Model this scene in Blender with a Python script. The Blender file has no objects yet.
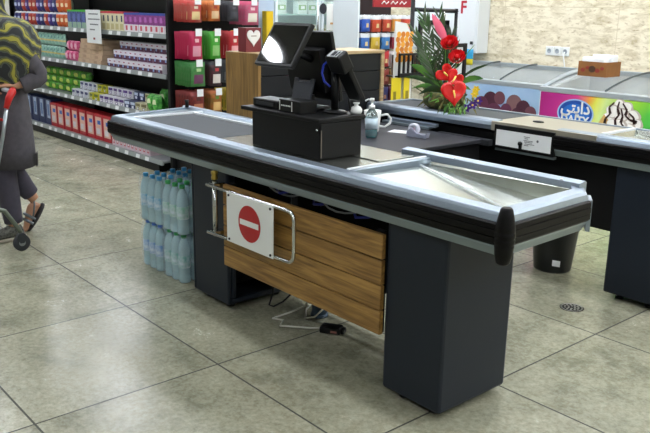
import bpy, math, random
from mathutils import Vector, Matrix
R = random.Random(7)
PI = math.pi
col = bpy.context.scene.collection
scene = bpy.context.scene

# ------------------------------------------------------------------ materials
def lin(c):
    if isinstance(c, str):
        c = [int(c[i:i+2], 16)/255 for i in (0, 2, 4)]
    return [(v/12.92 if v <= .04045 else ((v+.055)/1.055)**2.4) for v in c[:3]] + [1]
MATS = {}
def mat(name, c, rough=.5, metal=0., noise=0., scale=8., c2=None, bump=0., trans=0., emit=0., coat=0., stretch=(1,1,1), spec=.5, alpha=1.):
    if name in MATS: return MATS[name]
    m = bpy.data.materials.new(name); m.use_nodes = True
    nt = m.node_tree; b = nt.nodes['Principled BSDF']
    col4 = lin(c)
    b.inputs['Base Color'].default_value = col4
    b.inputs['Roughness'].default_value = rough
    b.inputs['Metallic'].default_value = metal
    b.inputs['Specular IOR Level'].default_value = spec
    if coat: b.inputs['Coat Weight'].default_value = coat; b.inputs['Coat Roughness'].default_value = .08
    if trans: b.inputs['Transmission Weight'].default_value = trans
    if alpha < 1: b.inputs['Alpha'].default_value = alpha
    if emit: b.inputs['Emission Color'].default_value = col4; b.inputs['Emission Strength'].default_value = emit
    if noise or bump or c2:
        tc = nt.nodes.new('ShaderNodeTexCoord'); mp = nt.nodes.new('ShaderNodeMapping')
        mp.inputs['Scale'].default_value = stretch
        nt.links.new(tc.outputs['Object'], mp.inputs['Vector'])
        n = nt.nodes.new('ShaderNodeTexNoise'); n.inputs['Scale'].default_value = scale; n.inputs['Detail'].default_value = 5
        nt.links.new(mp.outputs[0], n.inputs['Vector'])
        if noise or c2:
            r = nt.nodes.new('ShaderNodeValToRGB')
            if c2: lo = col4; hi = lin(c2)
            else:
                lo = [v*(1-noise) for v in col4[:3]]+[1]; hi = [min(1, v*(1+noise)) for v in col4[:3]]+[1]
            r.color_ramp.elements[0].position = .35; r.color_ramp.elements[1].position = .65
            r.color_ramp.elements[0].color = lo; r.color_ramp.elements[1].color = hi
            nt.links.new(n.outputs['Fac'], r.inputs[0]); nt.links.new(r.outputs[0], b.inputs['Base Color'])
        if bump:
            bp = nt.nodes.new('ShaderNodeBump'); bp.inputs['Strength'].default_value = bump; bp.inputs['Distance'].default_value = .01
            nt.links.new(n.outputs['Fac'], bp.inputs['Height']); nt.links.new(bp.outputs[0], b.inputs['Normal'])
    MATS[name] = m
    return m
def flat(hexc, rough=.45):                      # plain printed colour
    return mat('print_'+hexc, hexc, rough)

ALU = mat('brushed_aluminium', '98a5b2', .38, .8, noise=.05, scale=60, stretch=(1, 20, 20))
ALU_D = mat('grey_aluminium', '8d9a9f', .42, .7)
STEEL = mat('stainless_steel', 'b4b8b0', .26, 1, noise=.05, scale=14, stretch=(1, 3, 1), bump=.03)
CHROME = mat('chrome', 'c9ccca', .14, 1)
BLACKP = mat('black_plastic', '0b0c0d', .38, spec=.3)
BLACKR = mat('black_rubber', '050404', .45, spec=.18)
NAVY = mat('dark_slate_paint', '1b222c', .45, spec=.3, noise=.05, scale=5)
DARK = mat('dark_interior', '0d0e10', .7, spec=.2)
BELT = mat('belt_rubber', '3c4144', .62, spec=.3, noise=.06, scale=90)
BLACKM = mat('black_matt_board', '0b0b0c', .5, spec=.25, noise=.1, scale=9)
WHITE = mat('white_paint', 'dfe4e6', .4)
WHITEP = mat('white_plastic', 'e8ebe8', .35)
PAPER = mat('white_paper', 'e6e9ea', .8)
INK = mat('dark_ink', '2a2c33', .8)

def wood(name, a, b, axis, scale=3.2, rough=.45):
    m = bpy.data.materials.new(name); m.use_nodes = True; nt = m.node_tree; N = nt.nodes.new; L = nt.links.new
    bs = nt.nodes['Principled BSDF']; bs.inputs['Roughness'].default_value = rough
    tc = N('ShaderNodeTexCoord'); mp = N('ShaderNodeMapping'); L(tc.outputs['Object'], mp.inputs['Vector'])
    st = [9, 9, 9]; st[axis] = .9; mp.inputs['Scale'].default_value = st
    n1 = N('ShaderNodeTexNoise'); n1.inputs['Scale'].default_value = scale; n1.inputs['Detail'].default_value = 6; n1.inputs['Distortion'].default_value = 1.2
    L(mp.outputs[0], n1.inputs['Vector'])
    r = N('ShaderNodeValToRGB'); e = r.color_ramp.elements
    e[0].position = .3; e[0].color = lin(a); e[1].position = .68; e[1].color = lin(b)
    L(n1.outputs['Fac'], r.inputs[0])
    mp2 = N('ShaderNodeMapping'); L(tc.outputs['Object'], mp2.inputs['Vector']); s2 = [70, 70, 70]; s2[axis] = 2.5; mp2.inputs['Scale'].default_value = s2
    n2 = N('ShaderNodeTexNoise'); n2.inputs['Scale'].default_value = 2; n2.inputs['Detail'].default_value = 3; L(mp2.outputs[0], n2.inputs['Vector'])
    mx = N('ShaderNodeMix'); mx.data_type = 'RGBA'; mx.blend_type = 'MULTIPLY'; mx.inputs[0].default_value = .45
    r2 = N('ShaderNodeValToRGB'); r2.color_ramp.elements[0].position = .35; r2.color_ramp.elements[0].color = (.45, .4, .35, 1); r2.color_ramp.elements[1].position = .55
    L(n2.outputs['Fac'], r2.inputs[0]); L(r.outputs[0], mx.inputs[6]); L(r2.outputs[0], mx.inputs[7]); L(mx.outputs[2], bs.inputs['Base Color'])
    bp = N('ShaderNodeBump'); bp.inputs['Strength'].default_value = .15; bp.inputs['Distance'].default_value = .004; L(n2.outputs['Fac'], bp.inputs['Height']); L(bp.outputs[0], bs.inputs['Normal'])
    return m
WOODX = wood('stained_pine_boards', '785628', 'b58c4a', 0)
WOODZ = wood('oak_planks', '6d5026', 'a07c42', 2)
WOODL = wood('pale_wood_edge', 'a88d63', 'cbb287', 1)

# ------------------------------------------------------------------ mesh builder
class MB:
    def __init__(s): s.v = []; s.f = []; s.m = []; s.mats = []; s.sm = []
    def mi(s, m):
        if m not in s.mats: s.mats.append(m)
        return s.mats.index(m)
    def add(s, vs, fs, m, smooth=False, M=None):
        b = len(s.v)
        s.v += [tuple(M @ Vector(v)) if M else tuple(v) for v in vs]
        i = s.mi(m)
        for f in fs: s.f.append([b+k for k in f]); s.m.append(i); s.sm.append(smooth)
        return s
    def box(s, x0, x1, y0, y1, z0, z1, m, M=None):
        vs = [(x0,y0,z0),(x1,y0,z0),(x1,y1,z0),(x0,y1,z0),(x0,y0,z1),(x1,y0,z1),(x1,y1,z1),(x0,y1,z1)]
        return s.add(vs, [(0,3,2,1),(4,5,6,7),(0,1,5,4),(1,2,6,5),(2,3,7,6),(3,0,4,7)], m, False, M)
    def quad(s, a, b, c, d, m, M=None): return s.add([a,b,c,d], [(0,1,2,3)], m, False, M)
    def poly(s, pts, m, M=None): return s.add(pts, [tuple(range(len(pts)))], m, False, M)
    def prism(s, pts, d, m, M=None, smooth=False):      # closed 3D polygon pushed along d
        n = len(pts); d = Vector(d)
        vs = [Vector(p) for p in pts] + [Vector(p)+d for p in pts]
        fs = [tuple(range(n))[::-1], tuple(range(n, 2*n))] + [(i, (i+1) % n, n+(i+1) % n, n+i) for i in range(n)]
        return s.add(vs, fs, m, smooth, M)
    def tube(s, pts, r, m, n=8, cap=True, closed=False, M=None):
        P = [Vector(p) for p in pts]; k = len(P); rs = r if isinstance(r, (list, tuple)) else [r]*k
        vs = []; prev = None
        for i, p in enumerate(P):
            if closed: t = (P[(i+1) % k]-P[i-1]).normalized()
            else: t = ((P[min(i+1, k-1)]-P[max(i-1, 0)])).normalized()
            if prev is None:
                u = t.cross(Vector((0,0,1)) if abs(t.z) < .9 else Vector((1,0,0))).normalized()
            else:
                u = (prev - t*prev.dot(t)).normalized()
            prev = u; w = t.cross(u)
            for j in range(n):
                a = 2*PI*j/n; vs.append(p + (u*math.cos(a)+w*math.sin(a))*rs[i])
        fs = []
        for i in range(k if closed else k-1):
            for j in range(n):
                a = i*n+j; b = i*n+(j+1) % n; i2 = (i+1) % k
                fs.append((a, b, i2*n+(j+1) % n, i2*n+j))
        if cap and not closed: fs += [tuple(range(n))[::-1], tuple(range((k-1)*n, k*n))]
        return s.add(vs, fs, m, True, M)
    def lathe(s, prof, c, m, n=20, M=None, mfn=None, sx=1., sy=1.):    # prof [(r,z)]
        vs = []; k = len(prof)
        for r, z in prof:
            for j in range(n):
                a = 2*PI*j/n; vs.append((c[0]+r*sx*math.cos(a), c[1]+r*sy*math.sin(a), c[2]+z))
        for i in range(k-1):
            fs = [(i*n+j, i*n+(j+1) % n, (i+1)*n+(j+1) % n, (i+1)*n+j) for j in range(n)]
            if i == 0:
                b0 = len(s.v); s.v += [tuple(M @ Vector(v)) if M else tuple(v) for v in vs]
            mm = s.mi(mfn(i) if mfn else m)
            for f in fs: s.f.append([b0+q for q in f]); s.m.append(mm); s.sm.append(True)
        for ring, rev in ((0, True), (k-1, False)):
            if prof[ring][0] > 1e-5 and prof[0] != prof[-1]:
                f = [b0+ring*n+j for j in range(n)]
                s.f.append(f[::-1] if rev else f); s.m.append(s.mi(mfn(min(ring, k-2)) if mfn else m)); s.sm.append(False)
        return s
    def ball(s, c, r, m, n=12, M=None):
        r3 = r if isinstance(r, (list, tuple)) else (r, r, r)
        k = max(6, n//2+1)
        prof = [(math.sin(PI*i/(k-1)), -math.cos(PI*i/(k-1))) for i in range(k)]
        vs = []
        for pr, pz in prof:
            for j in range(n):
                a = 2*PI*j/n; vs.append((c[0]+r3[0]*pr*math.cos(a), c[1]+r3[1]*pr*math.sin(a), c[2]+r3[2]*pz))
        fs = [(i*n+j, i*n+(j+1) % n, (i+1)*n+(j+1) % n, (i+1)*n+j) for i in range(k-1) for j in range(n)]
        return s.add(vs, fs, m, True, M)
    def loft(s, rings, m, cap=True, M=None, mfn=None):      # rings: lists of points, same count
        n = len(rings[0]); b0 = len(s.v)
        for r in rings: s.v += [tuple(M @ Vector(v)) if M else tuple(v) for v in r]
        for i in range(len(rings)-1):
            for j in range(n):
                s.f.append([b0+i*n+j, b0+i*n+(j+1) % n, b0+(i+1)*n+(j+1) % n, b0+(i+1)*n+j]); s.m.append(s.mi(mfn(i, j) if mfn else m)); s.sm.append(True)
        if cap:
            s.f.append([b0+j for j in range(n)][::-1]); s.m.append(s.mi(m)); s.sm.append(False)
            s.f.append([b0+(len(rings)-1)*n+j for j in range(n)]); s.m.append(s.mi(m)); s.sm.append(False)
        return s
    def pillow(s, w, h, t, mfn, nu=8, nv=10, M=None, crimp=.04):    # hanging bag; face toward -y, origin at bottom centre
        vs = []; fs = []; ms = []
        for side in (-1, 1):
            b = len(vs)
            for j in range(nv+1):
                for i in range(nu+1):
                    u = i/nu*2-1; v = j/nv*2-1
                    q = max(0, (1-abs(u)**2.6)*(1-abs(v)**3.2))**.55
                    pinch = 1-.06*(1-abs(v)**2)
                    x = u*w/2*(1-.05*(1-abs(v))); z = (v+1)*h/2
                    y = side*(q*t/2+.0008)
                    vs.append((x, y + .1*t*math.sin(5*u+3*v)*q, z))
            for j in range(nv):
                for i in range(nu):
                    a = b+j*(nu+1)+i; f = (a, a+1, a+nu+2, a+nu+1)
                    fs.append(f if side < 0 else f[::-1])
                    ms.append(mfn((i+.5)/nu, (j+.5)/nv) if side < 0 else mfn(.5, .95))
        b0 = len(s.v); s.v += [tuple(M @ Vector(v)) if M else tuple(v) for v in vs]
        for f, m in zip(fs, ms): s.f.append([b0+k for k in f]); s.m.append(s.mi(m)); s.sm.append(True)
        return s
    def build(s, name, parent=None, bevel=0., seg=2, subd=0, solid=0., doubles=False):
        me = bpy.data.meshes.new(name); me.from_pydata(s.v, [], s.f); me.update()
        for m in s.mats: me.materials.append(m)
        me.polygons.foreach_set('material_index', s.m); me.polygons.foreach_set('use_smooth', s.sm)
        o = bpy.data.objects.new(name, me); col.objects.link(o)
        if parent: o.parent = parent
        if solid:
            d = o.modifiers.new('solid', 'SOLIDIFY'); d.thickness = solid; d.offset = 0
        if subd:
            d = o.modifiers.new('sub', 'SUBSURF'); d.levels = subd; d.render_levels = subd
        if bevel:
            d = o.modifiers.new('bevel', 'BEVEL'); d.width = bevel; d.segments = seg; d.limit_method = 'ANGLE'; d.angle_limit = .6
            d.harden_normals = False
        return o
def tag(o, label=None, cat=None, group=None, kind=None):
    if label: o['label'] = label
    if cat: o['category'] = cat
    if group: o['group'] = group
    if kind: o['kind'] = kind
    return o
def thing(name, label, cat, loc=(0,0,0), rz=0, group=None):
    o = bpy.data.objects.new(name, None); col.objects.link(o); o.empty_display_size = .05
    o.location = loc; o.rotation_euler = (0, 0, rz)
    return tag(o, label, cat, group)
def dup(o, loc=None, rz=None, label=None, group=None, parent=None):
    c = o.copy(); col.objects.link(c)
    if parent: c.parent = parent
    if loc is not None: c.location = loc
    if rz is not None: c.rotation_euler = (0, 0, rz)
    if label: c['label'] = label
    if group: c['group'] = group
    for ch in [q for q in CH.get(o.name, []) ]: dup(ch, parent=c)
    CH[c.name] = [q for q in c.children]
    return c
CH = {}
def reg(o):
    CH[o.name] = list(o.children)
    for q in o.children: reg(q)
    return o
def struct(o, ): o['kind'] = 'structure'; return o
ORD = ['first','second','third','fourth','fifth','sixth','seventh','eighth','ninth','tenth','eleventh','twelfth','thirteenth','fourteenth','fifteenth','sixteenth']
def nth(i, n, a='from the left'):
    return 'leftmost' if i == 0 else ('rightmost' if i == n-1 else ORD[i]+' '+a)
def text_mb(mb, s, size, M, m, depth=.0015, align='CENTER', bold=0.):
    cu = bpy.data.curves.new('t', 'FONT'); cu.body = s; cu.size = size; cu.extrude = depth; cu.align_x = align; cu.offset = bold; cu.resolution_u = 3
    o = bpy.data.objects.new('t', cu); col.objects.link(o)
    dg = bpy.context.evaluated_depsgraph_get(); me = bpy.data.meshes.new_from_object(o.evaluated_get(dg))
    mb.add([v.co.copy() for v in me.vertices], [tuple(p.vertices) for p in me.polygons], m, False, M)
    bpy.data.objects.remove(o); bpy.data.curves.remove(cu)
    return mb
# frames: local XY drawing plane placed upright facing -y / +x
def up_neg_y(x, y, z): return Matrix(((1,0,0,x),(0,0,-1,y),(0,1,0,z),(0,0,0,1)))
def up_pos_x(x, y, z): return Matrix(((0,0,1,x),(1,0,0,y),(0,1,0,z),(0,0,0,1)))

# ------------------------------------------------------------------ camera
C = Vector((3.4016826112763487, -1.624599077664628, 1.4658377484788123))
pan, pitch, roll = 2.429560040235675, .26393178031930187, .016174802493068036
d = Vector((math.cos(pan)*math.cos(pitch), math.sin(pan)*math.cos(pitch), -math.sin(pitch)))
r = Vector((math.sin(pan), -math.cos(pan), 0)); u = r.cross(d)
r2 = math.cos(roll)*r + math.sin(roll)*u; u2 = -math.sin(roll)*r + math.cos(roll)*u
cam = bpy.data.objects.new('camera', bpy.data.cameras.new('camera')); col.objects.link(cam)
cam.matrix_world = Matrix(((r2.x,u2.x,-d.x,C.x),(r2.y,u2.y,-d.y,C.y),(r2.z,u2.z,-d.z,C.z),(0,0,0,1)))
cam.data.sensor_width = 36; cam.data.lens = 774.63/650*36; cam.data.clip_start = .05
scene.camera = cam
scene.view_settings.view_transform = 'Standard'; scene.view_settings.look = 'None'; scene.view_settings.gamma = 1
scene.view_settings.exposure = 0.9

# ------------------------------------------------------------------ room
def floor_mat():
    m = bpy.data.materials.new('stone_tiles'); m.use_nodes = True; nt = m.node_tree; N = nt.nodes.new; L = nt.links.new
    b = nt.nodes['Principled BSDF']
    tc = N('ShaderNodeTexCoord'); sp = N('ShaderNodeSeparateXYZ'); L(tc.outputs['Object'], sp.inputs[0])
    def math_(op, a, bb=None, c=None):
        n = N('ShaderNodeMath'); n.operation = op
        for i, q in enumerate((a, bb, c)):
            if q is None: continue
            if isinstance(q, (int, float)): n.inputs[i].default_value = q
            else: L(q, n.inputs[i])
        return n.outputs[0]
    tx = math_('DIVIDE', sp.outputs[0], .84); ty = math_('DIVIDE', sp.outputs[1], .7772)
    def edge(t, w):
        f = math_('FRACT', t); e = math_('MINIMUM', f, math_('SUBTRACT', 1, f)); return math_('LESS_THAN', e, w)
    g = math_('MAXIMUM', edge(tx, .0048), edge(ty, .0052))
    # tile id
    cb = N('ShaderNodeCombineXYZ'); L(math_('FLOOR', tx), cb.inputs[0]); L(math_('FLOOR', ty), cb.inputs[1])
    wn = N('ShaderNodeTexWhiteNoise'); L(cb.outputs[0], wn.inputs['Vector'])
    vm = N('ShaderNodeVectorMath'); vm.operation = 'MULTIPLY_ADD'; L(wn.outputs['Color'], vm.inputs[0]); vm.inputs[1].default_value = (30,30,30); L(tc.outputs['Object'], vm.inputs[2])
    n1 = N('ShaderNodeTexNoise'); n1.inputs['Scale'].default_value = 3.4; n1.inputs['Detail'].default_value = 12; n1.inputs['Roughness'].default_value = .78; L(vm.outputs[0], n1.inputs['Vector'])
    n2 = N('ShaderNodeTexNoise'); n2.inputs['Scale'].default_value = 45; n2.inputs['Detail'].default_value = 6; n2.inputs['Roughness'].default_value = .75; L(vm.outputs[0], n2.inputs['Vector'])
    r1 = N('ShaderNodeValToRGB'); e = r1.color_ramp.elements
    e[0].position = .33; e[0].color = lin('7b7b69'); e[1].position = .7; e[1].color = lin('b6b39d')
    k = e.new(.5); k.color = lin('a1a18c')
    L(n1.outputs['Fac'], r1.inputs[0])
    r2_ = N('ShaderNodeValToRGB'); e = r2_.color_ramp.elements; e[0].position = .38; e[0].color = (.50,.46,.37,1); e[1].position = .60; e[1].color = (1,1,1,1)
    L(n2.outputs['Fac'], r2_.inputs[0])
    mx = N('ShaderNodeMix'); mx.data_type = 'RGBA'; mx.blend_type = 'MULTIPLY'; mx.inputs[0].default_value = .55; L(r1.outputs[0], mx.inputs[6]); L(r2_.outputs[0], mx.inputs[7])
    mg = N('ShaderNodeMix'); mg.data_type = 'RGBA'; L(g, mg.inputs[0]); L(mx.outputs[2], mg.inputs[6]); mg.inputs[7].default_value = lin('3a3a30')
    L(mg.outputs[2], b.inputs['Base Color'])
    mr = N('ShaderNodeMapRange'); L(n1.outputs['Fac'], mr.inputs[0]); mr.inputs[3].default_value = .16; mr.inputs[4].default_value = .34
    L(math_('MAXIMUM', mr.outputs[0], math_('MULTIPLY', g, .8)), b.inputs['Roughness'])
    bp = N('ShaderNodeBump'); bp.inputs['Strength'].default_value = .05; bp.inputs['Distance'].default_value = .004; L(n2.outputs['Fac'], bp.inputs['Height']); L(bp.outputs[0], b.inputs['Normal'])
    return m
def wall_mat():
    m = bpy.data.materials.new('travertine'); m.use_nodes = True; nt = m.node_tree; N = nt.nodes.new; L = nt.links.new
    b = nt.nodes['Principled BSDF']; b.inputs['Roughness'].default_value = .42
    tc = N('ShaderNodeTexCoord'); mp = N('ShaderNodeMapping'); mp.inputs['Scale'].default_value = (1, 1, 2.6); L(tc.outputs['Object'], mp.inputs[0])
    n1 = N('ShaderNodeTexNoise'); n1.inputs['Scale'].default_value = 6.5; n1.inputs['Detail'].default_value = 9; n1.inputs['Roughness'].default_value = .7; n1.inputs['Distortion'].default_value = .5; L(mp.outputs[0], n1.inputs['Vector'])
    r = N('ShaderNodeValToRGB'); e = r.color_ramp.elements; e[0].position = .34; e[0].color = lin('c2b48f'); e[1].position = .56; e[1].color = lin('efe6cd'); L(n1.outputs['Fac'], r.inputs[0])
    n2 = N('ShaderNodeTexNoise'); n2.inputs['Scale'].default_value = 20; n2.inputs['Detail'].default_value = 6; L(mp.outputs[0], n2.inputs['Vector'])
    r3 = N('ShaderNodeValToRGB'); e = r3.color_ramp.elements; e[0].position = .33; e[0].color = (.6,.53,.42,1); e[1].position = .42; e[1].color = (1,1,1,1); L(n2.outputs['Fac'], r3.inputs[0])
    mx = N('ShaderNodeMix'); mx.data_type = 'RGBA'; mx.blend_type = 'MULTIPLY'; mx.inputs[0].default_value = .8; L(r.outputs[0], mx.inputs[6]); L(r3.outputs[0], mx.inputs[7])
    br = N('ShaderNodeTexBrick'); br.inputs['Scale'].default_value = 1; br.inputs['Brick Width'].default_value = 1.2; br.inputs['Row Height'].default_value = .55; br.inputs['Mortar Size'].default_value = .003; br.offset = 0
    mp2 = N('ShaderNodeMapping'); mp2.inputs['Rotation'].default_value = (-PI/2, 0, 0); mp2.inputs['Location'].default_value = (.2, .15, 0); L(tc.outputs['Object'], mp2.inputs[0]); L(mp2.outputs[0], br.inputs['Vector'])
    mg = N('ShaderNodeMix'); mg.data_type = 'RGBA'; L(br.outputs['Fac'], mg.inputs[0]); L(mx.outputs[2], mg.inputs[6]); mg.inputs[7].default_value = lin('cfc3a2')
    L(mg.outputs[2], b.inputs['Base Color'])
    return m
X0, X1, Y0, Y1, H = -8.5, 6.0, -6.5, 4.8, 3.1
struct(MB().box(X0, X1, Y0, Y1, -.1, 0, floor_mat()).build('floor'))
PLASTER = mat('plaster', 'c9c8c0', .8)
struct(MB().box(X0, X1, Y0, Y1, H, H+.1, mat('ceiling_white', 'd8d8d4', .8)).build('ceiling'))
struct(MB().box(X0, X1, Y1, Y1+.1, 0, H, wall_mat()).build('wall_back'))
struct(MB().box(X0, X1, Y0-.1, Y0, 0, H, PLASTER).build('wall_front'))
struct(MB().box(X0-.1, X0, Y0, Y1, 0, H, PLASTER).build('wall_left'))
struct(MB().box(X1, X1+.1, Y0, Y1, 0, H, PLASTER).build('wall_right'))

# lamps: rows of ceiling panels, extra back rows added to brighten the rear
LAMPM = mat('lamp_diffuser', 'f2f6ff', .5, emit=15.)
LAMPF = mat('lamp_housing', 'd0d0d0', .5)
def ceil_light(x, y, w, l, label):
    t = thing('ceiling_light', label, 'lamp', (x, y, H), 0, 'ceiling light panels')
    MB().box(-w/2-.03, w/2+.03, -l/2-.03, l/2+.03, -.05, -.001, LAMPF).build('housing', t)
    MB().box(-w/2, w/2, -l/2, l/2, -.058, -.051, LAMPM).build('diffuser', t)
for yy in (-2.6, .4, 1.9, 3.1, 4.2):
    for xx in (-6.6, -4.2, -1.8, .6, 3.0, 5.0):
        ceil_light(xx, yy, 1.2, .22, 'long white ceiling light panel above the shop floor')

rl = thing('round_ceiling_light', 'round white ceiling light mirrored in the small checkout screen', 'lamp', (-2.15,-.61,H), 0)
MB().lathe([(0,-.03),(.16,-.03),(.175,-.02),(.18,-.001),(0,-.001)], (0,0,0), LAMPF, 28).build('housing', rl)
MB().lathe([(0,-.042),(.125,-.040),(.135,-.031),(0,-.031)], (0,0,0), mat('round_diffuser','f4f8ff',.5,emit=40.), 28).build('diffuser', rl)

# ------------------------------------------------------------------ checkout counters
def sweep(mb, path, prof, m, closed=False, zoff=0):
    """path: xy points (counter-clockwise, outside to the right); prof: (offset outward, z) closed polygon"""
    n = len(path); rings = []
    for i, p in enumerate(path):
        p = Vector(p)
        a = Vector(path[i-1]) if (closed or i > 0) else None
        b = Vector(path[(i+1) % n]) if (closed or i < n-1) else None
        ns = []
        if a is not None: t = (p-a).normalized(); ns.append(Vector((t.y, -t.x)))
        if b is not None: t = (b-p).normalized(); ns.append(Vector((t.y, -t.x)))
        if len(ns) == 2: nn = (ns[0]+ns[1]); nn = nn/ (nn.dot(ns[0]))
        else: nn = ns[0]
        rings.append([(p.x+nn.x*o, p.y+nn.y*o, z+zoff) for o, z in prof])
    k = len(prof); vs = [v for r_ in rings for v in r_]; fs = []
    for i in range(n if closed else n-1):
        for j in range(k):
            a = i*k+j; b = i*k+(j+1) % k; i2 = (i+1) % n
            fs.append((a, i2*k+j, i2*k+(j+1) % k, b))
    if not closed: fs += [tuple(range(k)), tuple(range((n-1)*k, n*k))[::-1]]
    mb.add(vs, fs, m)
    return mb
RIM = [(0,.826),(-.006,.846),(-.014,.856),(-.058,.860),(-.060,.836),(-.052,.80),(-.01,.80)]
BAND = [(-.01,.826),(.006,.826),(.012,.821),(.0135,.806),(.010,.804),(.014,.802),(.0145,.782),(.011,.780),(.0145,.778),(.0135,.760),(.006,.752),(-.01,.752)]
TRIM = [(-.001,.752),(.001,.744),(-.016,.713),(-.06,.713),(-.06,.72),(-.02,.752)]

def pedestal(t, x0, x1, y0, y1, z1, openside=False):
    mb = MB()
    if openside:
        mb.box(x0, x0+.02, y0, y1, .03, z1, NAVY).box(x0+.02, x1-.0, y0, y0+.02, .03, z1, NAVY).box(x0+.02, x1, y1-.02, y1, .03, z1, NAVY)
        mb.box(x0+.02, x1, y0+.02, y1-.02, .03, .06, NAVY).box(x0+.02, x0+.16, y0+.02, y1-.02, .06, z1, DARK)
        mb.box(x1-.02, x1, y0+.02, y0+.05, .06, z1, NAVY)
    else:
        mb.box(x0, x1, y0, y1, .03, z1, NAVY)
    mb.build('pedestal', t, bevel=.012)
    for (fx, fy) in ((x0+.07, y0+.06), (x1-.07, y0+.06), (x0+.07, y1-.06), (x1-.07, y1-.06)):
        MB().lathe([(.022, 0), (.022, .012), (.008, .014), (.008, .032)], (fx, fy, 0), BLACKP, 12).build('foot', t)

# ---- front counter
t = thing('checkout_counter', 'long checkout counter in front with wooden plank panel and dark slate pedestals', 'checkout counter')
path = [(-.84,.90), (-.725,.31), (1.985,.31), (1.997,.825), (1.94,.875), (-.84,.90)]
mb = MB(); sweep(mb, [(-.835,.885), (-.722,.31), (2.02,.306), (2.005,.80), (1.955,.868)], RIM, ALU); mb.build('rim', t, bevel=.002)
mb = MB(); sweep(mb, [(-.835,.885), (-.722,.31), (2.02,.306), (2.005,.80)], BAND, BLACKR); mb.build('bumper_strip', t)
mb = MB(); sweep(mb, [(-.835,.885), (-.722,.31), (2.02,.306), (2.005,.80), (1.955,.868)], TRIM, ALU_D); mb.build('lower_trim', t)
MB().prism([(1.955,.868,.713),(2.005,.80,.713),(2.005,.80,.826),(1.955,.868,.826)], (.012,.008,0), ALU).build('end_cap', t)
# corner bumper, a ridged barrel
prof = [(.020,.694),(.027,.70),(.034,.725),(.037,.750),(.038,.757),(.035,.760),(.039,.764),(.040,.776),(.036,.780),(.040,.784),(.040,.797),(.036,.801),(.039,.805),(.037,.820),(.031,.846),(.024,.872),(.018,.878)]
MB().lathe([(r_*.84,z) for r_,z in prof], (2.016,.312,0), BLACKR, 14).build('corner_bumper', t)
# back rails
MB().prism([(-.835,.885,.80),(-.835,.84,.80),(-.835,.835,.845),(-.835,.85,.862),(-.835,.885,.862)], (1.26,-.01,0), ALU).build('back_rail', t, bevel=.002)
MB().prism([(1.075,.812,.79),(1.075,.868,.79),(1.075,.868,.872),(1.075,.858,.878),(1.075,.822,.872)], (.875,.004,0), ALU).build('back_rail', t, bevel=.002)
MB().tube([(-.76,.835,.86),(-.76,.835,.885),(-.76,.835,.905)], [.012,.010,.014], BLACKP, 10).build('belt_guide_post', t)
# belt side
MB().box(-.555,.27,.395,.752,.80,.851, BELT).build('conveyor_belt', t, bevel=.006)
mb = MB(); mb.prism([(-.66,.37,.80),(-.595,.37,.80),(-.585,.84,.80),(-.78,.84,.80)], (0,0,.048), ALU_D)
mb.build('belt_end_plate', t)
mb = MB().box(-.585,-.566,.385,.83,.80,.858, WHITE).box(-.566,.27,.760,.776,.80,.856, WHITE).box(-.566,.27,.776,.838,.80,.848, ALU_D).box(-.566,.27,.372,.389,.80,.856, ALU)
mb.build('belt_frame', t)
# steel deck beneath the cabinet and the scanner plate
MB().box(.275,1.205,.372,.83,.80,.850, STEEL).build('steel_deck', t, bevel=.002)
MB().box(.86,1.16,.60,.815,.8505,.855, STEEL).build('scanner_plate', t, bevel=.001)
MB().box(1.212,1.224,.372,.822,.80,.862, WHITE).box(1.228,1.25,.372,.822,.80,.858, ALU).build('divider_track', t, bevel=.002)
# bagging basin with sloped floors meeting in a diagonal fold
mb = MB(); zt = .856; zb = .775
A, B_, C_, D_ = (1.25,.368,.845), (1.962,.368,.85), (1.95,.812,.85), (1.25,.812,.845)
a, b, c, e_ = (1.255,.375,.84), (1.95,.385,zb), (1.94,.80,zb+.01), (1.255,.80,.835)
f1, f2 = (1.26,.74,.832), (1.86,.60,.765)
mb.add([a, b, c, e_, f1, f2], [(0,5,4),(0,1,5),(4,5,2,3),(1,2,5)], STEEL)
mb.quad(A, B_, b, a, STEEL).quad(B_, C_, c, b, STEEL).quad(C_, D_, e_, c, STEEL)
mb.build('bagging_basin', t)
MB().tube([(1.262,.742,.838),(1.56,.672,.806),(1.86,.602,.772)], .0035, WHITE, 6).build('basin_fold_strip', t)
for q in ((1.38,.822), (1.88,.822)): MB().lathe([(.006,0),(.006,.004),(.003,.006)], (q[0], q[1]-.004, .875), WHITE, 8).build('screw_cap', t)
# carcass under the top
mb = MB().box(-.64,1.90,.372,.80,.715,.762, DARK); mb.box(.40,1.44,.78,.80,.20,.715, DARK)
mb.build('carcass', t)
pedestal(t, .055, .383, .362, .76, .714, True)
pedestal(t, 1.458, 1.754, .36, .752, .714)
# wooden panel of four boards
for i in range(4):
    z0 = .252+i*.1015
    o = MB().box(.385,1.456,.338,.358,z0,z0+.0965, WOODX).build('wooden_board', t, bevel=.003)
for xb_ in (.40, 1.40): MB().box(xb_,xb_+.04,.359,.38,.25,.66, DARK).build('board_batten', t)
cab = MB()
pts = [(.55+.9*k/24, .40+.02*math.sin(k*1.9), .69+.018*math.sin(k*.9)) for k in range(25)]
cab.tube(pts, .006, mat('blue_cable', '26329a', .4), 6)
cab.tube([(.62+.8*k/20, .39+.01*math.cos(k*1.3), .688+.02*math.cos(k*.7)) for k in range(21)], .004, mat('grey_cable', '8f9298', .4), 6)
cab.build('cable_loom', t)

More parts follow.
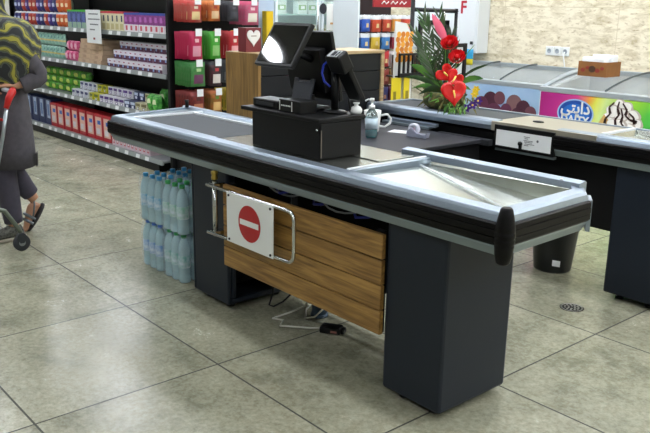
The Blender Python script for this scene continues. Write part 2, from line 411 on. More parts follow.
# ---- swing gate on the left pedestal
g = thing('swing_gate', 'chrome tube swing gate with a white no entry plate hung on the front counter', 'gate')
MB().tube([(.352,.315,.395),(.352,.315,.665)], .013, CHROME, 14).build('hinge_post', g)
MB().lathe([(.016,0),(.017,.01),(.013,.02),(.017,.028),(.017,.04),(.0,.044)], (.352,.315,.672), mat('brass', 'b39a4a', .3, .8), 14).build('hinge_cap', g)
for z in (.41, .645): MB().box(.325,.372,.298,.36,z-.011,z+.011, CHROME).build('hinge_bracket', g, bevel=.003)
loop = [(.33,.285,.648),(.60,.285,.648),(.93,.285,.65)]
for k in range(1, 6): loop.append((.955+.04*math.sin(k*PI/10), .285, .61+.04*math.cos(k*PI/10)))
loop += [(.995,.285,.50)]
for k in range(1, 6): loop.append((.955+.04*math.cos(k*PI/10), .285, .468-.04*math.sin(k*PI/10)))
loop += [(.60,.285,.424),(.33,.285,.415)]
MB().tube(loop, .0085, CHROME, 10).build('gate_loop', g)
mb = MB().box(.515,.868,.272,.2765,.418,.652, WHITEP)
pl = mb.build('sign_plate', g, bevel=.002)
RED = mat('sign_red', 'b1141d', .4)
mb = MB(); mb.prism([(.695+.083*math.cos(2*PI*k/40), .2712, .536+.083*math.sin(2*PI*k/40)) for k in range(40)], (0,-.0012,0), RED)
mb.box(.625,.765,.2688,.2698,.524,.549, WHITEP)
dsc = mb.build('no_entry_disc', pl)
for q in ((.535,.638),(.535,.432),(.85,.638),(.85,.432)): MB().tube([(q[0],.272,q[1]),(q[0],.268,q[1])], .006, INK, 8).build('screw', pl)

# ---- black cabinet on the counter
k = thing('cash_cabinet', 'black box cabinet standing on the front checkout counter', 'cabinet')
mb = MB().box(.508,.985,.425,.66,.8515,1.006, BLACKM); mb.box(.985,.989,.43,.655,.856,1.0, BLACKM)
mb.build('body', k, bevel=.003)
MB().box(.437,.995,.41,.675,1.0065,1.024, BLACKM).build('top_board', k, bevel=.003)
MB().tube([(.968,.4245,.975),(.968,.4225,.975)], .006, CHROME, 10).build('lock', k)
MB().box(.9885,.99,.429,.433,.86,.975, mat('edge_grey', '6d665c', .6)).build('edge_strip', k)  # thin grey strip down the front corner of the cabinet
DT = 1.0245
# ---- point of sale screen
def oriented(c, xd, yd):       # frame: local x,y in the plane, z = facing normal
    xd = Vector(xd).normalized(); yd = Vector(yd); yd = (yd - xd*yd.dot(xd)).normalized(); zd = xd.cross(yd)
    return Matrix(((xd.x,yd.x,zd.x,c[0]),(xd.y,yd.y,zd.y,c[1]),(xd.z,yd.z,zd.z,c[2]),(0,0,0,1)))
GLASSB = mat('screen_glass', '060708', .04, spec=.35)
p = thing('checkout_computer', 'black two screen checkout computer on the black cabinet', 'computer')
# small customer screen facing left-front, leaning back
Ms = oriented((.682,.46,1.312), (1,0,0), (0,.53,.84))
mb = MB().box(-.133,.133,-.106,.106,-.026,-.004, BLACKP, Ms); scr = mb.build('customer_screen', p, bevel=.004)
MB().box(-.118,.118,-.091,.091,-.0038,-.0025, GLASSB, Ms).build('screen_glass', scr)
# main screen body, seen from behind
Mm = oriented((.665,.635,1.212), (-1,0,0), (0,-.22,.97))
mb = MB().box(-.17,.17,-.155,.155,.0,.022, BLACKP, Mm).box(-.125,.125,-.11,.085,-.04,0.021, BLACKM, Mm)
ms = mb.build('main_screen', p, bevel=.006)
MB().box(-.158,.158,-.142,.142,.0221,.0235, GLASSB, Mm).build('screen_glass', ms)
MB().prism([(.60,.565,1.0245),(.74,.565,1.0245),(.72,.585,1.15),(.62,.585,1.15)], (0,.04,0), BLACKP).build('stand_neck', p, bevel=.006)
MB().box(.56,.79,.565,.655,1.0245,1.04, BLACKP).build('stand_base', p, bevel=.006)
MB().tube([(.70,.49,1.27),(.71,.55,1.26),(.73,.59,1.24)], .014, BLACKP, 10).build('screen_arm', p)

q = thing('receipt_printer', 'black receipt printer beside the phone cradle on the black cabinet', 'printer')
MB().box(.47,.665,.455,.56,1.0245,1.062, BLACKP).build('housing', q, bevel=.006)
MB().box(.50,.63,.452,.4548,1.035,1.050, mat('dark_grey_plastic','2c2f34',.4)).build('paper_door', q)
q = thing('boxed_device', 'small black boxed device with white lettered front on the black cabinet', 'device')
MB().box(.694,.842,.435,.53,1.0245,1.078, BLACKP).build('housing', q, bevel=.003)
mb = MB().box(.70,.704,.4335,.4345,1.03,1.072, WHITEP).box(.785,.789,.4335,.4345,1.03,1.072, WHITEP)
for i in range(6): mb.box(.712+i*.0115,.720+i*.0115,.4335,.4345,1.049,1.055, WHITEP)
mb.build('printed_front', q)
q = thing('phone_cradle', 'dark grey angled cradle with raised ears behind the receipt printer', 'cradle')
Mc = oriented((.745,.535,1.115), (1,.1,0), (.25,.25,.9))
MB().prism([(-.055,-.045,0),(.055,-.045,0),(.06,.05,0),(.042,.05,0),(.032,.035,0),(-.032,.035,0),(-.042,.05,0),(-.06,.05,0)], (0,0,.012), mat('slate_plastic','2f333b',.4), Mc).build('plate', q, bevel=.003)
MB().prism([(.68,.532,1.0245),(.79,.532,1.0245),(.78,.545,1.095),(.69,.545,1.095)], (0,.024,0), BLACKP).build('base', q)

# ---- card terminal on pole
q = thing('card_terminal', 'black card payment terminal tilted on a round pole stand', 'card terminal')
MB().lathe([(.062,0),(.062,.007),(.05,.012),(.02,.014)], (.878,.60,DT), BLACKP, 24, sy=.75).build('stand_base', q)
MB().tube([(.878,.60,1.036),(.878,.60,1.13),(.876,.60,1.215)], [.017,.016,.018], BLACKP, 12).build('pole', q)
Mt = oriented((.925,.615,1.170), (-1,0,0), (0,-.52,.82))
hd = MB().box(-.042,.042,-.115,.11,.0,.030, BLACKP, Mt).box(-.046,.046,.04,.125,-.022,.038, BLACKP, Mt).build('terminal_body', q, bevel=.008)
MB().box(-.028,.028,.01,.05,.0302,.0312, GLASSB, Mt).build('display', hd)
mb = MB()
for i in range(3):
    for j in range(4): mb.box(-.027+i*.02,-.013+i*.02,-.07+j*.018,-.058+j*.018,.03,.033, mat('key_grey','4a4d52',.5), Mt)
mb.build('keypad', hd)
mb = MB().box(-.030,.030,.108,.1275,-.016,.026, mat('pale_silver','d4d8dc',.3,.3), Mt).box(-.012,.012,.1276,.1285,-.012,.02, INK, Mt).box(-.028,-.018,.1276,.1285,-.012,.02, INK, Mt)
mb.build('paper_cover', hd, bevel=.003)
MB().tube([(.876,.60,1.24),(.848,.585,1.247),(.822,.58,1.225),(.812,.58,1.19),(.822,.585,1.155),(.852,.592,1.135)], .0045, mat('blue_lead','2440c8',.35), 8).build('blue_cable', q)
MB().tube([(.955,.61,1.09),(.948,.625,1.05),(.935,.64,1.032),(.92,.66,1.03)], .005, BLACKP, 8).build('lead', q)
q = MB().lathe([(.0,0),(.021,.0),(.026,.008),(.026,.02),(.018,.03),(.009,.034),(.009,.042),(.014,.043),(.014,.048),(0,.048)], (.955,.655,DT), WHITEP, 18).build('glue_pot')
tag(q, 'small squat white pot beneath the card terminal', 'pot')

# ---- cashier desk between the counters
k = thing('cashier_desk', 'dark cashier desk joining the two checkout counters', 'desk')
DESKM = mat('desk_laminate', '24252b', .5, spec=.35)
MB().box(-.345,.655,1.24,1.922,.728,.75, DESKM).build('desktop', k, bevel=.004)
MB().box(-.335,-.315,1.26,1.95,0,.7275, DARK).box(.60,.62,1.50,1.95,0,.7275, DARK).box(-.314,.599,1.90,1.92,.3,.7275, DARK).build('frame', k)
MB().box(.02,.42,1.262,1.66,.64,.722, DARK).build('drawer', k, bevel=.003)
q = thing('soap_dispenser', 'clear pump bottle of blue-green liquid on the cashier desk', 'bottle', (.232,1.45,.7505))
CLEAR = mat('clear_plastic', 'dcebe8', .08, trans=.85)
MB().lathe([(0,.001),(.031,.0),(.035,.012),(.035,.12),(.030,.140),(.018,.158),(.014,.165)], (0,0,0), CLEAR, 20).build('bottle', q)
MB().lathe([(0,.003),(.029,.003),(.0325,.012),(.0325,.045),(0,.045)], (0,0,0), mat('teal_soap','1c93a4',.2,trans=.4), 20).build('liquid', q)
MB().lathe([(.018,.163),(.018,.182),(.007,.184),(.007,.205),(.013,.206),(.013,.222),(0,.223)], (0,0,0), WHITEP, 16).tube([(0,0,.214),(-.02,-.012,.214),(-.034,-.02,.205)], .005, WHITEP, 8).build('pump', q)
MB().lathe([(.0356,.05),(.0359,.05),(.0359,.112),(.0356,.112),(.0356,.05)], (0,0,0), mat('label_pale','c7dbe6',.5,alpha=.9), 20).build('wrap_label', q)
q = thing('mug', 'white mug with dark printed mark behind the soap bottle', 'mug', (.085,1.60,.7505))
MB().lathe([(0,0),(.036,0),(.041,.01),(.052,.125),(.050,.128),(.046,.124),(.036,.014),(0,.012)], (0,0,0), WHITEP, 24).build('cup', q)
MB().tube([(.034+.012+.0,.022,.10),(.075,.05,.108),(.092,.062,.085),(.088,.06,.055),(.064,.042,.032),(.036,.022,.035)], .007, WHITEP, 8).build('handle', q)
MB().box(-.012,.028,-.0005,.001,.058,.078, INK, Matrix.Translation((.018,-.0475,0)) @ Matrix.Rotation(.35,4,'Z')).build('printed_mark', q)
q = MB().box(-.075,.075,-.05,.05,0,.001, PAPER, Matrix.Translation((.20,1.74,.7508)) @ Matrix.Rotation(.35,4,'Z')).build('paper_slip')
tag(q, 'blank white paper slip lying on the cashier desk', 'paper')
q = thing('tape_dispenser', 'clear tape dispenser with a roll beside the paper slip', 'tape dispenser', (.395,1.67,.7505), .2)
MB().prism([(-.07,-.02,0),(.06,-.02,0),(.07,-.02,.035),(.045,-.02,.02),(.0,-.02,.025),(-.04,-.02,.055),(-.07,-.02,.03)], (0,.04,0), mat('smoky_clear','a9adc0',.15,trans=.4)).build('body', q, bevel=.003)
MB().lathe([(.014,-.012),(.034,-.012),(.034,.012),(.014,.012),(.014,-.012)], (0,0,0), mat('tape_roll','c9ccd8',.2), 20, Matrix.Translation((-.03,0,.045)) @ Matrix.Rotation(PI/2,4,'X')).build('tape_roll', q)

# ---- back cabinet (slatted partition with wood frame)
k = thing('slatted_cabinet', 'oak framed cabinet with a black slatted face behind the front counter', 'cabinet')
MB().box(-.745,-.40,1.112,1.135,0,1.192, WOODZ).build('oak_side', k, bevel=.003)
mb = MB()
for i in range(9):
    mb.box(-.43,-.405,1.136,2.134,.02+i*.13,.145+i*.13, mat('charcoal_slat','17191c',.45,spec=.3))
mb.box(-.46,-.431,1.136,2.134,0,1.17, DARK).build('slat_panel', k, bevel=.002)
MB().box(-.745,-.395,1.136,2.165,1.172,1.193, WOODL).build('top_board', k, bevel=.003)
MB().box(-.745,-.395,2.135,2.165,0,1.171, WOODL).build('oak_edge', k, bevel=.003)
MB().tube([(-.413,2.04,1.13),(-.408,2.04,1.13)], .008, CHROME, 8).build('lock', k)
hb = thing('gift_box', 'dark red gift box with a big white heart on the slatted cabinet', 'box', (-.60,1.195,1.1935), 0)
MB().box(-.04,.04,-.058,.058,0,.145, flat('6e1f27')).build('carton', hb, bevel=.002)
hp = []
for i in range(30):
    a = 2*PI*i/30; hx = 16*math.sin(a)**3; hy = 13*math.cos(a)-5*math.cos(2*a)-2*math.cos(3*a)-math.cos(4*a); hp.append((hx/17*.052, hy/17*.058, 0))
MB().prism(hp, (0,0,.004), flat('dfe0dc'), up_pos_x(.0405,0,.09)).build('heart', hb)
MB().box(.0447,.0452,-.02,.02,.093,.099, flat('9a8a80')).build('printed_line', hb)

# ---- second counter, seen from the cashier's side
t = thing('checkout_counter', 'second checkout counter behind, carrying the flower arrangement, with a white printed control panel', 'checkout counter')
cx0, cx1, cy0, cy1 = -.375, 2.35, 1.985, 2.43
mb = MB(); sweep(mb, [(cx0,cy0),(.70,cy0)], RIM, ALU); sweep(mb, [(1.09,cy0),(cx1,cy0),(cx1,cy1),(cx0,cy1),(cx0,cy0)], RIM, ALU); mb.build('rim', t, bevel=.002)
mb = MB(); sweep(mb, [(1.09,cy0),(cx1,cy0),(cx1,cy1),(cx0,cy1)], BAND, BLACKR); mb.build('bumper_strip', t)
mb = MB(); sweep(mb, [(1.09,cy0),(cx1,cy0),(cx1,cy1),(cx0,cy1)], TRIM, ALU_D); mb.box(.70,1.09,cy0+.004,cy0+.03,.690,.704, ALU_D); mb.build('lower_trim', t)
MB().box(cx0+.07,.66,cy0+.07,cy1-.07,.79,.852, BELT).build('conveyor_belt', t, bevel=.004)
TAN = mat('pale_steel_deck', 'a8a392', .4, .5)
MB().box(.665,1.33,cy0+.0,cy1-.06,.80,.853, TAN).build('steel_deck', t, bevel=.002)
MB().lathe([(.035,0),(.033,.006),(.0,.008)], (.86,2.16,.8535), BLACKP, 18, sy=.7).build('cable_cap', t)
mb = MB()
A, B_, C_, D_ = (1.34,cy0+.06,.852), (cx1-.06,cy0+.06,.852), (cx1-.06,cy1-.06,.852), (1.34,cy1-.06,.852)
a, b, c, e_ = (1.36,cy0+.07,.83), (cx1-.07,cy0+.07,.78), (cx1-.07,cy1-.07,.78), (1.36,cy1-.07,.83)
mb.quad(a,b,c,e_,STEEL).quad(A,B_,b,a,STEEL).quad(B_,C_,c,b,STEEL).quad(C_,D_,e_,c,STEEL).quad(D_,A,a,e_,STEEL); mb.build('bagging_basin', t)
MB().box(1.318,1.335,cy0+.058,cy1-.055,.80,.862, WHITE).build('divider_track', t)
mb = MB().box(cx0,cx1-.05,cy0+.06,cy1-.04,.715,.775, DARK)
mb.box(-.2,1.425,2.09,2.11,.345,.714, BLACKM)
mb.build('carcass', t)
mb = MB().box(.694,1.092,1.978,2.0,.705,.838, BLACKP); fr = mb.build('control_panel', t, bevel=.003)
pp = MB().box(.712,1.074,1.9755,1.9775,.722,.812, PAPER)
for (x0, x1, z) in ((.90,.94,.790),(.905,.93,.781),(.90,.96,.770),(.905,.955,.762),(.91,.97,.752),(.905,.935,.744)):
    xx = x0
    while xx < x1: w = R.uniform(.003,.008); pp.box(xx, min(xx+w, x1), 1.9745,1.9754,z,z+.0045, mat('grey_print','6e7076',.8)); xx += w+.002
pp.lathe([(0,0),(.007,0),(.007,.001),(0,.001)], (0,0,0), mat('grey_print','6e7076',.8), 12, Matrix.Translation((.99,1.9755,.778)) @ Matrix.Rotation(PI/2,4,'X'))
pp.build('paper_label', fr)
mb = MB().lathe([(0,0),(.012,0),(.012,.012),(0,.012)], (0,0,0), BLACKP, 14, Matrix.Translation((.882,1.976,.752)) @ Matrix.Rotation(PI/2,4,'X')).box(.873,.891,1.9695,1.976,.722,.748, BLACKP)
mb.build('key_lock', fr)
mb = MB().prism([(-.13,1.945,.766),(-.13,1.975,.772),(-.13,1.975,.788),(-.13,1.945,.784)], (.41,0,0), ALU).prism([(-.16,1.924,.7515),(-.16,1.972,.756),(-.16,1.972,.765),(-.16,1.924,.765)], (.40,0,0), ALU_D)
mb.build('pull_out_shelf', t)
MB().box(.30,.69,1.94,1.978,.712,.748, mat('dark_metal','3a3c40',.4,.4)).build('drawer_rail', t, bevel=.003)
pedestal(t, 1.432, 1.735, 2.03, 2.40, .714)
pedestal(t, -.30, -.03, 2.12, 2.40, .714)

# ---- flower arrangement
f = thing('flower_arrangement', 'tall arrangement of red anthuriums, roses and palm leaves in a mossy basket', 'flower arrangement', (.17,2.15,.862))
MOSS = mat('moss_basket', '6b6434', .9, c2='33401c', scale=40, bump=.8)
def leafmat(n, a, b): return mat(n, a, .5, c2=b, scale=6)
G1 = leafmat('palm_green', '1d3a17', '3b5c2a'); G2 = leafmat('leaf_green', '2f6a24', '6ba23b'); G3 = leafmat('dusty_green', '2b3a28', '56634a')
PETR = mat('anthurium_red', 'e01c1c', .22, coat=.5); PETR2 = mat('rose_red', 'd2141c', .5); PINK = mat('pink_petal', 'e0607a', .5)
MB().lathe([(0,0),(.12,0),(.155,.025),(.16,.06),(.145,.09),(.12,.10),(0,.09)], (-.01,0,0), MOSS, 20, sy=.6).build('basket', f)
def blade(mb, base, tip, w, m, sag=0., seg=5, side=None):
    b = Vector(base); tv = Vector(tip)-b; s = (side or tv.cross(Vector((1,-.6,.2)))).normalized(); vs = []; fs = []
    for i in range(seg+1):
        k_ = i/seg; p_ = b+tv*k_ + Vector((0,0,sag*math.sin(PI*k_)))
        ww = w*math.sin(PI*min(1, k_*.85+.12))**.8 if i < seg else 0.0005
        vs += [p_-s*ww, p_+Vector((0,0,0))+s.cross(tv.normalized())*ww*.35, p_+s*ww]
    for i in range(seg):
        a = i*3; fs += [(a,a+1,a+4,a+3),(a+1,a+2,a+5,a+4)]
    mb.add(vs, fs, m, True)
Rf = random.Random(3)
# palm fronds fanning up to the left
for q in range(4):
    mb = MB(); ang = [-.52,-.36,-.18,-.02][q]; L = [.44,.52,.50,.38][q]
    base = Vector((-.0,-.01+.015*q,.08)); tip = base+Vector((math.sin(ang)*L*.8, math.sin(ang)*L*.45, math.cos(ang)*L))
    mb.tube([base, (base+tip)/2+Vector((0,0,.01)), tip], [.004,.003,.001], G1, 6)
    for i in range(16):
        k_ = .22+.78*i/16; p_ = base.lerp(tip, k_)
        for s in (-1, 1):
            dv = (tip-base).normalized(); out = Vector((s*.8, s*.45, 0)); e2 = p_+dv*Rf.uniform(.06,.12)+out*(.10*(1-k_*.7))*Rf.uniform(.6,1.15)+Vector((Rf.uniform(-.01,.01),0,Rf.uniform(-.03,.01)))
            blade(mb, p_, e2, .007, G3 if Rf.random() < .35 else G1, seg=3)
    mb.build('palm_frond', f)
for q, (dx, dy, dz) in enumerate([(-.25,-.12,.10),(-.22,-.10,.18),(-.2,-.1,.03),(-.12,-.12,.0),(.2,.0,.05),(.25,.05,.12),(.24,.1,.20),(.17,.05,.32),(-.15,-.08,.26),(.12,-.05,.02),(-.24,-.02,.14)]):
    mb = MB(); blade(mb, (0,0,.08), (dx,dy,.08+dz), .028 if q % 2 else .018, G2 if q % 3 else G1, sag=.04, seg=7, side=Vector((.5,.2,1))); mb.build('leaf', f)
def rose(x, y, z, rr):
    mb = MB()
    for ring in range(4):
        n = 3+ring; r0 = rr*(.25+.25*ring)
        for i in range(n):
            a = 2*PI*i/n+ring*.7; c = Vector((math.cos(a), math.sin(a), 0)); tn = Vector((-c.y, c.x, 0)); vs = []
            for v in range(4):
                for u_ in range(5):
                    k_ = (u_-2)/2; rad = r0*(.5+.5*math.sin(PI*.5*v/3)) + (.12*rr if v == 3 else 0)
                    vs.append(c*rad*math.cos(k_*.75)+tn*rad*math.sin(k_*.95)*1.05+Vector((0,0,rr*(-.5+v*.42-.07*ring*v))) )
            fs = [(v*5+i2, v*5+i2+1, v*5+i2+6, v*5+i2+5) for v in range(3) for i2 in range(4)]
            mb.add(vs, fs, PETR2, True, Matrix.Translation((x,y,z)) @ Matrix.Rotation(.9,4,Vector((.8,.55,0))))
    mb.ball((x,y,z), rr*.45, PETR2, 10)
    mb.tube([(x,y+.01,z-.02),(x*.5,y*.5,z*.4),(0,0,.06)], .003, G2, 6)
    mb.build('rose', f)
rose(.035,-.03,.405,.046); rose(.10,-.03,.325,.044)
def anthurium(x, y, z, sz, rot, tilt=(.0,.0)):
    M_ = Matrix.Translation((x,y,z)) @ Matrix.Rotation(-.85,4,'Z') @ Matrix.Rotation(tilt[0],4,'X') @ up_neg_y(0,0,0) @ Matrix.Rotation(rot,4,'Z')
    M_ = Matrix.Translation((x,y,z)) @ Matrix.Rotation(.85,4,'Z') @ Matrix.Rotation(tilt[0],4,'X') @ up_neg_y(0,0,0) @ Matrix.Rotation(rot,4,'Z')
    rings = []
    for s in (0,.35,.7,1):
        ring = []
        for i in range(24):
            a = 2*PI*i/24; hx = 16*math.sin(a)**3; hy = 13*math.cos(a)-5*math.cos(2*a)-2*math.cos(3*a)-math.cos(4*a)
            ring.append((hx/17*sz*s, (hy/17*sz*s)*1.1-.0, .010*s*s+.004*math.sin(3*a)*s))
        rings.append(ring)
    mb = MB().loft(rings, PETR, cap=False, M=M_); mb.tube([(x,y,z),(x*.6,y+.04,z*.6),(0,0,.05)], .003, G2, 6)
    a_ = mb.build('anthurium', f, solid=.003)
    s_ = MB().tube([(0,.01,.004),(0,-.01,.035),(0,-.03,.045)], [.006,.005,.002], mat('spadix_yellow','f0d060',.5), 8, M=M_).build('spadix', a_)
anthurium(.03,-.05,.22,.062,.8); anthurium(.115,-.06,.20,.058,-.7); anthurium(.19,-.15,.125,.082,.1)
mb = MB(); M_ = oriented((-.02,-.02,.52), (1,.5,0), (-.45,-.2,.9))
blade(mb, (.0,-.03,.43), (-.10,-.05,.575), .026, PINK, seg=7, side=Vector((1,.6,.3))); blade(mb, (.0,-.035,.42), (-.075,-.06,.55), .024, PINK, seg=7, side=Vector((1,.6,.3)))
mb.tube([(.0,-.03,.42),(0,0,.1)], .003, G2, 6); mb.build('pink_bloom', f)
def small_bloom(x, y, z, r_, m, name):
    mb = MB()
    for i in range(6):
        a = 2*PI*i/6; blade(mb, (x,y,z), (x+r_*math.cos(a)*.85, y+r_*math.cos(a)*.5, z+r_*math.sin(a)), r_*.3, m, seg=3, side=Vector((-math.sin(a)*.85,-math.sin(a)*.5,math.cos(a))))
    mb.ball((x,y-.003,z), r_*.22, mat('bloom_eye','e8c040',.6), 8); mb.build(name, f)
YEL = mat('yellow_petal','f2d21c',.5); PUR = mat('purple_petal','4a1f86',.5)
for q in ((.27,-.05,.115),(.255,-.02,.14)): small_bloom(*q, .026, YEL, 'yellow_flower')
for q in ((.27,-.06,.05),(.24,-.08,.03),(.285,-.03,.075)): small_bloom(*q, .028, PUR, 'purple_flower')
mb = MB()
for i in range(120):
    a = Rf.uniform(0, 2*PI); r_ = Rf.uniform(.02,.17); b = Vector((.05+r_*math.cos(a)*1.0, r_*math.sin(a)*.7-.01, .06+Rf.uniform(0,.04)))
    e2 = b+Vector((Rf.uniform(-.05,.07)+.05*math.cos(a), -.04+Rf.uniform(-.04,.03), Rf.uniform(-.09,.07)))
    blade(mb, b, e2, Rf.uniform(.004,.009), Rf.choice([MOSS,G2,MOSS,MOSS,G3]), seg=3)
for i in range(60):
    b = Vector((.16+Rf.uniform(-.05,.08), -.12+Rf.uniform(-.03,.05), .04)); blade(mb, b, b+Vector((Rf.uniform(-.03,.05),Rf.uniform(-.05,0),Rf.uniform(-.09,.02))), .006, Rf.choice([G2,G1]), seg=3)
tag(mb.build('filler_greenery', f), kind='stuff')

# ------------------------------------------------------------------ freezers
GREY_A = mat('freezer_frame', 'b9c4cc', .35, .5); FGLASS = mat('freezer_glass', '98a296', .06, spec=.35, alpha=.12)
INN = mat('freezer_lining', '7a7864', .6)
def graphic_sky(): return mat('pale_blue_print', '8fb4dc', .4, c2='b4cfe8', scale=1.2)
def rainbow(x0, x1):
    m = bpy.data.materials.new('rainbow_print'); m.use_nodes = True; nt = m.node_tree; N = nt.nodes.new; L = nt.links.new
    b = nt.nodes['Principled BSDF']; b.inputs['Roughness'].default_value = .35
    tc = N('ShaderNodeTexCoord'); sp = N('ShaderNodeSeparateXYZ'); L(tc.outputs['Object'], sp.inputs[0])
    n = N('ShaderNodeTexNoise'); n.inputs['Scale'].default_value = 2.2; L(tc.outputs['Object'], n.inputs['Vector'])
    ad = N('ShaderNodeMath'); ad.operation = 'MULTIPLY_ADD'; L(n.outputs['Fac'], ad.inputs[0]); ad.inputs[1].default_value = .35; L(sp.outputs[0], ad.inputs[2])
    zz = N('ShaderNodeMath'); zz.operation = 'MULTIPLY_ADD'; L(sp.outputs[2], zz.inputs[0]); zz.inputs[1].default_value = -.35; L(ad.outputs[0], zz.inputs[2])
    mr = N('ShaderNodeMapRange'); L(zz.outputs[0], mr.inputs[0]); mr.inputs[1].default_value = x0; mr.inputs[2].default_value = x1
    rp = N('ShaderNodeValToRGB'); e = rp.color_ramp.elements
    cs = [(0,'a31c74'),(.10,'b82a86'),(.22,'d2408c'),(.30,'e89a3c'),(.36,'e8e85a'),(.44,'d8f09a'),(.56,'b2e23c'),(.68,'58c44a'),(.80,'2fae5c'),(1,'2aa0a8')]
    e[0].position = 0; e[0].color = lin(cs[0][1]); e[1].position = 1; e[1].color = lin(cs[-1][1])
    for p_, c_ in cs[1:-1]: k_ = e.new(p_); k_.color = lin(c_)
    L(mr.outputs[0], rp.inputs[0]); L(rp.outputs[0], b.inputs['Base Color'])
    return m
def freezer(name_label, x0, x1, yf, zf, front):
    t = thing('chest_freezer', name_label, 'freezer', (0,0,0), 0)
    yb = 4.74; zb_ = zf+.115
    mb = MB().box(x0,x1,yf,yb,.05,.10, DARK)
    mb.box(x0,x1,yf,yf+.03,.10,zf-.02, WHITE).box(x0,x1,yb-.03,yb,.10,zb_-.02, WHITE).box(x0,x0+.03,yf+.03,yb-.03,.10,zf-.02, WHITE).box(x1-.03,x1,yf+.03,yb-.03,.10,zf-.02, WHITE).box(x0+.03,x1-.03,yf+.03,yb-.03,.10,.45, INN)
    mb.prism([(x0,yf+.03,zf-.021),(x0,yb-.03,zf-.021),(x0,yb-.03,zb_-.03)], (.03,0,0), WHITE).prism([(x1-.03,yf+.03,zf-.021),(x1-.03,yb-.03,zf-.021),(x1-.03,yb-.03,zb_-.03)], (.03,0,0), WHITE)
    mb.build('cabinet', t, bevel=.004)
    MB().box(x0+.012,x1-.012,yf-.004,yf-.0005,.14,zf-.035, front).build('front_graphic', t)
    fr = MB()
    L_ = [(yf-.008,zf-.03),(yf-.008,zf+.004),(yf+.035,zf+.012),(yf+.035,zf-.01)]
    fr.prism([(x0-.004,y,z) for y, z in L_], (x1-x0+.008,0,0), GREY_A)
    fr.box(x0-.004,x1+.004,yb-.035,yb+.005,zb_-.03,zb_+.01, GREY_A)
    prof = []
    for i in range(9):
        k_ = i/8; prof.append((yf+.02+(yb-yf-.045)*k_, zf+.005+(zb_-zf)*math.sin(k_*PI/2)**.9))
    for xx in (x0, x1-.03): fr.loft([[(xx,y,z-.018),(xx+.03,y,z-.018),(xx+.03,y,z+.006),(xx,y,z+.006)] for y, z in prof], GREY_A)
    fr.build('rim_frame', t)
    gm = MB(); vs = []
    for y, z in prof: vs += [(x0+.03,y,z-.004),(x1-.03,y,z-.004)]
    gm.add(vs, [(2*i,2*i+1,2*i+3,2*i+2) for i in range(8)], FGLASS, True); gm.build('glass_lid', t, solid=.004)
    for xx in (x0+(x1-x0)*.30, x0+(x1-x0)*.62):
        MB().tube([(xx,y,z+.012) for y, z in prof], .008, mat('lid_rail','5d6668',.4,.5), 8).build('lid_rail', t)
    wb = MB()
    for i in range(14): xx = x0+.06+(x1-x0-.12)*i/13; wb.tube([(xx,yf+.05,zf-.12),(xx,yb-.06,zf-.12)], .003, WHITE, 4)
    wb.build('wire_basket', t)
    return t
fz1 = freezer('pale blue chest freezer with berries on its front, left of the rainbow one', -1.75, -.425, 4.15, .845, graphic_sky())
fr_ = [c for c in fz1.children if c.name.startswith('front_graphic')][0]
mb = MB(); bm_ = [flat('4a2436'), flat('61314a'), flat('6f4450'), flat('7c5a5c')]
for q, (x, z, r_) in enumerate([(-1.0,.665,.085),(-1.10,.62,.08),(-.90,.70,.06),(-.74,.66,.085),(-.64,.63,.075),(-.82,.60,.06),(-.56,.60,.06),(-1.18,.58,.07),(-.68,.55,.09),(-.95,.55,.10)]):
    mb.prism([(x+r_*math.cos(2*PI*i/20), 4.145-.0006*q, z+r_*math.sin(2*PI*i/20)) for i in range(20)], (0,-.0005,0), bm_[q % 4])
mb.build('berry_print', fr_)
RB = rainbow(-.45, 1.0)
fz2 = freezer('rainbow fronted chest freezer with ice cream picture and blue oval sign', -.385, 1.55, 4.0, .85, RB)
fr_ = [c for c in fz2.children if c.name.startswith('front_graphic')][0]
mb = MB(); 
def oval(x, z, rx, rz_, y, m, n=36): mb.prism([(x+rx*math.cos(2*PI*i/n), y, z+rz_*math.sin(2*PI*i/n)) for i in range(n)], (0,-.0008,0), m)
oval(-.035,.668,.165,.115,3.9945, flat('9fc6ee')); oval(-.035,.668,.152,.104,3.9935, flat('12489e')); oval(-.03,.665,.125,.08,3.9925, flat('1f6cc8'))
logo = mb.build('oval_badge', fr_)
mb = MB(); text_mb(mb, '\ufbfd\ufe98\ufbfe\u0627\u062f', .125, up_neg_y(-.035,3.9915,.672), WHITEP, .0006, bold=.0035)
text_mb(mb, 'DAITY', .088, up_neg_y(-.035,3.9915,.588), WHITEP, .0006, bold=.003); mb.build('badge_lettering', logo)
